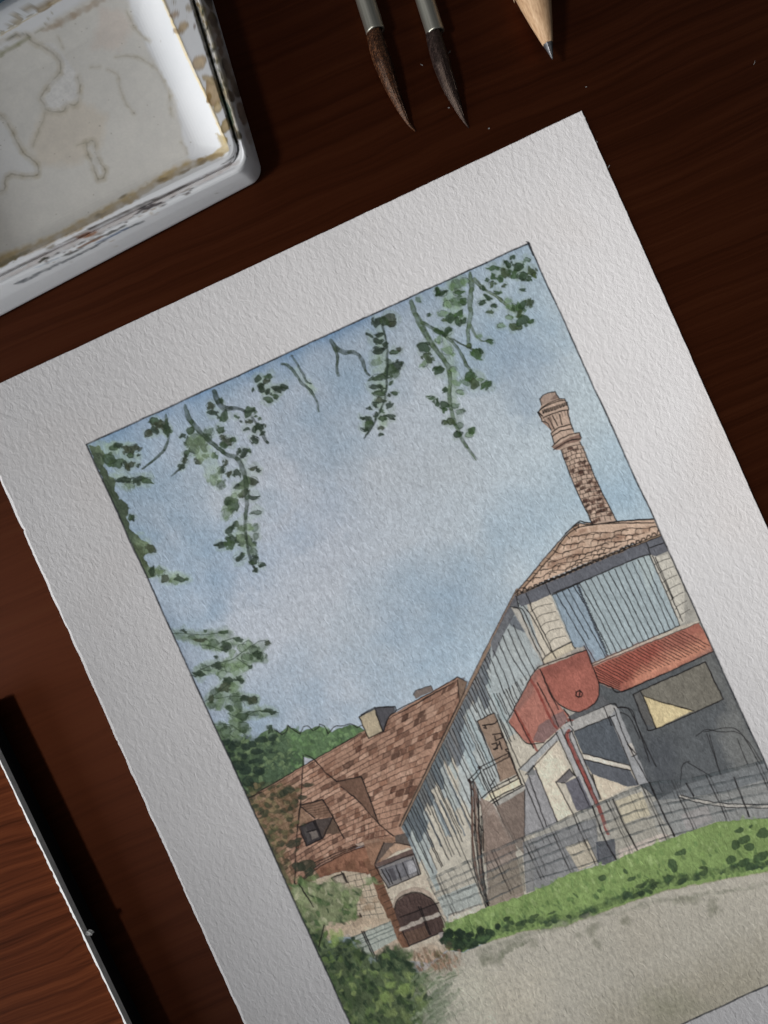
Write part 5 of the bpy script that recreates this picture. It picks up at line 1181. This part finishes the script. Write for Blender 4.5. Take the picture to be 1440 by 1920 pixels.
def skin(name, rings, zs, mat, parent, canvas, off, cap=None):
    n = len(rings[0]); v = np.concatenate([np.c_[r_ - off[:2], np.full(n, z)] for r_, z in zip(rings, zs)])
    a = np.arange(n); b = (a + 1) % n
    f = np.concatenate([np.stack([j * n + a, j * n + b, (j + 1) * n + b, (j + 1) * n + a], -1) for j in range(len(rings) - 1)])
    f = f[:, ::-1]
    if cap is not None:
        cvt, cf = cap; f = np.concatenate([f, cf + len(v)]); v = np.concatenate([v, cvt])
    o = mesh_obj(name, v, f, mat, parent, smooth=True)
    X, Y = to_px(v[:, 0] + off[0], v[:, 1] + off[1], v[:, 2])
    set_col(o, canvas.sample(X, Y).astype(np.float32)); return o
def mat_plastic(name):
    k = Nodes(name); at = k.n('ShaderNodeAttribute', attribute_name='pigment')
    c = k.coords(); n = k.n('ShaderNodeTexNoise', i_Scale=160.0, i_Detail=4.0); k.l(c, n.inputs['Vector'])
    r_ = k.ramp(n.outputs[0], [(.3, (.80, .805, .82)), (.7, (.85, .85, .86))])
    k.l(k.mix(1.0, r_.outputs[0], at.outputs['Color'], 'MULTIPLY'), k.b.inputs['Base Color'])
    k.b.inputs['Roughness'].default_value = .32; k.b.inputs['Specular IOR Level'].default_value = .4
    n2 = k.n('ShaderNodeTexNoise', i_Scale=900.0, i_Detail=2.0); k.l(c, n2.inputs['Vector'])
    k.l(k.bump(n2.outputs[0], .06, .0002), k.b.inputs['Normal'])
    return k.m
M_PLAST = mat_plastic('stained_plastic')
off = np.array(pal.location)
YT, XL = -280, -420
Z_RIM = .0066
c_base = ring_px((399, 0), (480, 282), (0, 592), (433, 365), YT, XL)
c_rim = ring_px((379, 0), (462, 280), (0, 538), (253, 415), YT, XL)
c_gro = ring_px((362, 0), (447, 278), (0, 514), (433, 304), YT, XL)
def inset(P4, d):
    P4 = np.asarray(P4); c = P4.mean(0); out = []
    for i in range(4):
        p = P4[i]; a = P4[i - 1]; b = P4[(i + 1) % 4]
        da = (a - p) / np.linalg.norm(a - p); db = (b - p) / np.linalg.norm(b - p)
        half = math.acos(np.clip(np.dot(da, db), -1, 1)) / 2
        out.append(p + (da + db) / np.linalg.norm(da + db) * d / math.sin(half))
    return np.array(out)
mB = np.array([W(p[0], p[1], .0009)[:2] for p in c_base]); mR = np.array([W(p[0], p[1], Z_RIM)[:2] for p in c_rim]); mG = np.array([W(p[0], p[1], Z_RIM)[:2] for p in c_gro])
rings = [ring_m(inset(mB, .0008), .0024), ring_m(inset(mB, .0002), .0028), ring_m(mB, .0030), ring_m(mB * .45 + mR * .55, .0031), ring_m(mR, .0034), ring_m(inset(mR, .00025), .0032), ring_m(inset(mR, .0006), .0030),
         ring_m(mR * .45 + mG * .55, .0030), ring_m(inset(mG, -.0004), .0032), ring_m(inset(mG, -.00005), .0032), ring_m(inset(mG, .0003), .0032)]
zs = [.0, .0003, .0009, .0042, Z_RIM - .0005, Z_RIM - .0001, Z_RIM, Z_RIM - .0003, Z_RIM - .0004, Z_RIM - .0008, Z_RIM - .0020]
rr, zz = blend(rings, zs, [2, 2, 8, 8, 3, 3, 6, 6, 3, 2])
skin('tray', rr, zz, M_PLAST, pal, PC, off)
# inner tray: raised flat border round the mixing well
well_px = np.array([(433, 290), (263, -90), (-205, 191), (-55, 527)], float)
mW = np.array([W(p[0], p[1], .0066)[:2] for p in well_px])
ZP, ZF = .0068, .0022
RUN = .0058
rw = .0019
rings = [ring_m(inset(mG, .0001), .0032), ring_m(inset(mG, .00022), .0031), ring_m(inset(mG, .0006), .0030), ring_m(inset(mW, -.0005), rw), ring_m(inset(mW, -.0002), rw), ring_m(mW, rw), ring_m(inset(mW, .0004), rw)]
zs = [ZP - .0022, ZP - .0003, ZP, ZP, ZP + .00004, ZP - .0001, ZP - .0006]
sub = [3, 3, 16, 3, 3, 4]
for t in np.linspace(.2, 1, 9):
    rings.append(ring_m(inset(mW, .0004 + (RUN - .0004) * t), rw)); zs.append(ZF + (ZP - .0006 - ZF) * (1 - t) ** 1.9); sub.append(4)
rr, zz = blend(rings, zs, sub)
F4 = inset(mW, RUN - .0004)
g = 300
ga, gb = np.meshgrid(np.linspace(0, 1, g + 1), np.linspace(0, 1, g + 1))
fp = bil(np.array([F4[2], F4[1], F4[0], F4[3]])[:, None, None, :], ga[..., None], gb[..., None]).reshape(-1, 2)
gi = np.arange((g + 1) ** 2).reshape(g + 1, g + 1)
cf = np.stack([gi[:-1, :-1], gi[1:, :-1], gi[1:, 1:], gi[:-1, 1:]], -1).reshape(-1, 4)
skin('mixing_well', rr, zz, M_PLAST, pal, PC, off, cap=(np.c_[fp - off[:2], np.full(len(fp), ZF - .00002)], cf))

# dark blue glossy brush handle lying over the palette's corner
M_BLUE = mat_simple('blue_lacquer', (.012, .085, .15), .4, spec=.35, noise=.15, coat=.15)
bh = thing('paintbrush', 'glossy dark blue brush handle lying across the corner of the palette', 'paintbrush', tuple(W(9, -8, ZP)))
v, f = lathe([(.0005, -.012), (.0016, -.0115), (.0019, -.010), (.0020, .02), (.0018, .045), (.0012, .07), (.0004, .078)], 28)
hb = mesh_obj('handle', v, f, M_BLUE, bh, smooth=True)
hb.rotation_euler = (R(90), 0, R(30.5) - R(90)); hb.location = (-.0002, .0011, .0021)
hb.location = (0, 0, .0022)

# ---------------------------------------------------------------- two brushes and a pencil
def frame_from(p0, p1):
    d = (Vector(p1) - Vector(p0)); return d.to_track_quat('Z', 'Y').to_euler()
def mat_hair(name, cols):
    k = Nodes(name); c = k.coords((1, 1, .035)); n = k.n('ShaderNodeTexNoise', i_Scale=5200.0, i_Detail=3.0); k.l(c, n.inputs['Vector'])
    r_ = k.ramp(n.outputs[0], [(.34, cols[0]), (.52, cols[1]), (.68, cols[2])]); 
    k.l(r_.outputs[0], k.b.inputs['Base Color']); k.b.inputs['Roughness'].default_value = .42; k.b.inputs['Specular IOR Level'].default_value = .3; k.b.inputs['Specular Tint'].default_value = (1, .75, .6, 1)
    k.b.inputs['Anisotropic'].default_value = .6
    k.l(k.bump(n.outputs[0], .3, .0001), k.b.inputs['Normal']); return k.m
def mat_metal(name):
    k = Nodes(name); c = k.coords((1, 1, .02)); n = k.n('ShaderNodeTexNoise', i_Scale=2500.0, i_Detail=3.0); k.l(c, n.inputs['Vector'])
    r_ = k.ramp(n.outputs[0], [(.3, (.34, .33, .28)), (.7, (.50, .48, .42))]); k.l(r_.outputs[0], k.b.inputs['Base Color'])
    k.b.inputs['Metallic'].default_value = .9; k.b.inputs['Roughness'].default_value = .4; return k.m
M_METAL = mat_metal('nickel')
M_HANDLE = mat_simple('black_lacquer', (.012, .010, .010), .2, noise=.1, coat=.5)
def brush(label, fe, tip_pts, hair_mat, radii, fr):
    # fe: centre of ferrule mouth (px); direction upward; tip_pts: centre line of the hair (px)
    b = thing('paintbrush', label, 'paintbrush', tuple(W(fe[0], fe[1], 0)), 'paintbrushes with bare metal ferrules')
    o = np.array(b.location); zc = fr + .0001
    up = np.array(W(fr_dir[0], fr_dir[1], 0)) ; 
    d = Vector((math.sin(R(-17.5)), math.cos(R(17.5)), 0)); 
    base = Vector((0, 0, zc))
    rot = d.to_track_quat('Z', 'Y').to_euler()
    v, f = lathe([(fr * .84, .0009), (fr * .86, -.0001), (fr, -.00005), (fr * 1.005, .0002), (fr, .0005), (fr, .012), (fr * 1.05, .0125), (fr * 1.05, .0132), (fr, .0137), (fr * 1.02, .030)], 40)
    o1 = mesh_obj('ferrule', v, f[:-2], M_METAL, b, smooth=True); o1.location = base; o1.rotation_euler = rot
    v, f = lathe([(fr * .98, .0295), (fr * 1.15, .033), (fr * 1.75, .052), (fr * 1.6, .075), (fr * .9, .15), (fr * .35, .19), (.0003, .192)], 32)
    o2 = mesh_obj('handle', v, f, M_HANDLE, b, smooth=True); o2.location = base; o2.rotation_euler = rot
    # hair
    cl = spline([(fe[0] - 3.5, fe[1] - 11)] + list(tip_pts), n=12); ks = np.linspace(0, 1, len(cl))
    rad = np.interp(ks, np.linspace(0, 1, len(radii)), radii)
    n = 36; V = []
    for i, (p, r_) in enumerate(zip(cl, rad)):
        zc2 = max(r_ * .98, zc * (1 - ks[i]) ** .8 * .99) + .00005
        w = np.array(W(p[0], p[1], zc2)) - o
        q = cl[min(i + 1, len(cl) - 1)] - cl[max(i - 1, 0)]; q = q / np.linalg.norm(q); sx = np.array((q[1], q[0], 0))   # sideways in the table plane
        for a in range(n):
            t = 2 * math.pi * a / n; rr_ = r_ * (1 + .035 * math.sin(a * 2.4 + 1.3) + .03 * math.sin(a * 5.1))
            V.append(w + sx * rr_ * math.cos(t) + np.array((0, 0, 1)) * rr_ * .95 * math.sin(t))
    F = [(i * n + a, i * n + (a + 1) % n, (i + 1) * n + (a + 1) % n, (i + 1) * n + a) for i in range(len(cl) - 1) for a in range(n)] + [tuple(range(n)), tuple((len(cl) - 1) * n + a for a in range(n))[::-1]]
    h = mesh_obj('hair', V, F, hair_mat, b, smooth=True)
    # stray hairs standing off the tuft
    T, TF = [], []
    for _ in range(26):
        k0 = rg.integers(4, len(cl) - 12); ph = rg.uniform(0, 6.28); r0 = rad[k0] * 1.02
        pts = []
        for j in range(6):
            kk = min(k0 + j * 2, len(cl) - 1); rr_ = rad[kk] * (1.02 + .02 * j)
            p = cl[kk]; zc2 = max(rad[kk] * .98, zc * (1 - ks[kk]) ** .8)
            w = np.array(W(p[0], p[1], zc2)) - o
            pts.append(w + np.array((.93 * rr_ * math.cos(ph), .35 * rr_ * math.cos(ph), abs(rr_ * math.sin(ph)))))
        for j in range(6):
            e = .00003
            T += [pts[j] + (-e, -e, 0), pts[j] + (e, e, 0), pts[j] + (0, 0, e)]
        s0 = len(T) - 18
        for j in range(5):
            for m in range(3): TF.append((s0 + j * 3 + m, s0 + j * 3 + (m + 1) % 3, s0 + (j + 1) * 3 + (m + 1) % 3, s0 + (j + 1) * 3 + m))
    sh = mesh_obj('stray_hair', T, TF, hair_mat, h); sh['kind'] = 'stuff'
    return b
fr_dir = (0, 0)
H1 = mat_hair('sable_hair', [(.010, .004, .003), (.040, .017, .009), (.15, .062, .028)])
H2 = mat_hair('dark_hair', [(.006, .004, .004), (.020, .013, .012), (.055, .036, .030)])
mm = .001
brush('round brush with a reddish brown tip, the left one of the two', (704.5, 71), [(709, 92), (722, 130), (738, 172), (756, 212), (768, 234), (779, 246)], H1, [1.42 * mm, 1.58 * mm, 1.62 * mm, 1.36 * mm, .95 * mm, .5 * mm, .27 * mm, .09 * mm], 1.78 * mm)
brush('round brush with a blackish tip between the reddish brush and the pencil', (815.5, 73), [(820, 92), (832, 132), (848, 176), (862, 208), (871, 227), (879, 240)], H2, [1.38 * mm, 1.55 * mm, 1.6 * mm, 1.34 * mm, .9 * mm, .48 * mm, .24 * mm, .06 * mm], 1.72 * mm)

def pencil():
    tip = W(1036, 111, .0004); b = thing('pencil', 'sharpened wooden pencil with bare tan cone and grey lead', 'pencil', (tip.x, tip.y, 0))
    ax = Vector((math.sin(R(-16.5)), math.cos(R(16.5)), 0)).normalized()
    Rr = .0036
    tilt = math.asin((Rr - .0005) / .0175)
    d = Vector((ax.x * math.cos(tilt * .98), ax.y * math.cos(tilt * .98), math.sin(tilt * .98)))
    base = Vector((0, 0, .00045)); 
    # the barrel lies flat on the table: axis parallel to it at height Rr
    L = .0155
    rot = ax.to_track_quat('Z', 'Y').to_euler(); z0 = Vector((0, 0, Rr * .92))
    # the tip sits at the axis height; put it so that its image falls on the photograph's tip
    tp_ = W(1036, 111, Rr * .92); b.location = (tp_.x, tp_.y, 0)
    def part(nm, prof, m, seg=36, wob=0.0):
        v, f = lathe(prof, seg)
        if wob:
            v = [(x * (1 + wob * math.sin(7 * math.atan2(y, x) + h * 4000)), y * (1 + wob * math.sin(7 * math.atan2(y, x) + h * 4000)), h) for x, y, h in v]
        o = mesh_obj(nm, v, f, m, b, smooth=True); o.location = z0; o.rotation_euler = rot; return o
    lead = mat_simple('graphite', (.10, .10, .105), .35, metal=.5, noise=.3, nscale=2500)
    part('lead', [(.00008, 0), (.00022, .0004), (.00060, .0019), (.00092, .0030), (.00094, .0034)], lead, wob=.03)
    k = Nodes('pencil_wood'); c = k.coords((1, 1, .08)); nz = k.n('ShaderNodeTexNoise', i_Scale=2600.0, i_Detail=4.0); k.l(c, nz.inputs['Vector'])
    r_ = k.ramp(nz.outputs[0], [(.3, (.36, .21, .11)), (.55, (.50, .32, .18)), (.75, (.60, .41, .25))]); k.l(r_.outputs[0], k.b.inputs['Base Color'])
    k.b.inputs['Roughness'].default_value = .7; k.l(k.bump(nz.outputs[0], .4, .0001), k.b.inputs['Normal'])
    part('cone', [(.00090, .0029), (.00102, .0032), (.0021, .0075), (.0030, .0115), (.00345, .0140), (.00350, .0150)], k.m, 48, .006)
    # hexagonal lacquered barrel whose paint ends in scallops over the cone
    M_BAR = mat_simple('natural_barrel', (.40, .27, .165), .4, noise=.12, nscale=1200, coat=.3)
    n = 96; v = []; hs = []
    for a in range(n):
        t = 2 * math.pi * a / n; s6 = (t % (math.pi / 3)) - math.pi / 6
        rh = Rr / math.cos(s6) * .93; 
        v.append((rh * math.cos(t) * .985, rh * math.sin(t) * .985, .0118 + .0022 * (1 - (s6 / (math.pi / 6)) ** 2) * 0 + .0030 * (1 - (abs(s6) / (math.pi / 6)) ** 2) * .8))
    for a in range(n):
        t = 2 * math.pi * a / n; s6 = (t % (math.pi / 3)) - math.pi / 6; rh = Rr / math.cos(s6) * .93
        v.append((rh * math.cos(t), rh * math.sin(t), .0165))
    for a in range(n):
        t = 2 * math.pi * a / n; s6 = (t % (math.pi / 3)) - math.pi / 6; rh = Rr / math.cos(s6) * .93
        v.append((rh * math.cos(t), rh * math.sin(t), .16))
    f = [(j * n + a, j * n + (a + 1) % n, (j + 1) * n + (a + 1) % n, (j + 1) * n + a) for j in range(2) for a in range(n)] + [tuple(2 * n + a for a in range(n))]
    o = mesh_obj('barrel', v, f, M_BAR, b); o.location = z0; o.rotation_euler = rot
    return b
pencil()

# ---------------------------------------------------------------- crumbs of eraser and paper fibre on the table
M_CRUMB = mat_simple('crumb', (.20, .19, .18), .9, noise=.2, nscale=3000)
def crumb(x, y, ln, wd, ang, label, fibre=False):
    ln, wd = ln * .8, wd * .8
    bm = bmesh.new(); bmesh.ops.create_icosphere(bm, subdivisions=2, radius=1)
    for vt in bm.verts:
        k = 1 + .25 * math.sin(vt.co.x * 5 + x) + .2 * math.sin(vt.co.y * 7 + y)
        vt.co = Vector((vt.co.x * ln * k, vt.co.y * wd * k + (ln * .35 * vt.co.x ** 2 if fibre else 0), vt.co.z * wd * .7 * k))
    me = bpy.data.meshes.new('crumb'); bm.to_mesh(me); bm.free(); me.materials.append(M_CRUMB)
    o = bpy.data.objects.new('fibre' if fibre else 'crumb', me); C.objects.link(o)
    w = W(x, y, 0); o.location = (w.x, w.y, wd * .7); o.rotation_euler = (0, 0, ang)
    tag(o, label, 'fibre' if fibre else 'crumb', 'specks lying on the dark table')
crumb(843, 98, .00042, .00020, .9, 'pale crumb just right of the dark brush tip')
crumb(791, 122, .00034, .00010, -.5, 'tiny pale crumb between the two brush tips')
crumb(842, 202, .00024, .00012, .3, 'tiny crumb beside the tapering end of the dark brush')
crumb(917, 241, .00024, .00012, .6, 'tiny crumb near the tip of the dark brush, above the sheet')
crumb(1141, 313, .00040, .00016, 1.0, 'white paper crumb touching the right edge of the sheet')
crumb(1119, 266, .00030, .00012, -1.0, 'small white paper crumb at the upper right edge of the sheet')
crumb(1415, 118, .00055, .00006, 1.25, 'thin pale fibre on the bare table at the far right', True)
crumb(1099, 163, .00022, .00010, .2, 'tiny crumb on the table above the sheet corner')
crumb(57, 1717, .00022, .00010, .2, 'tiny crumb on the wooden board')
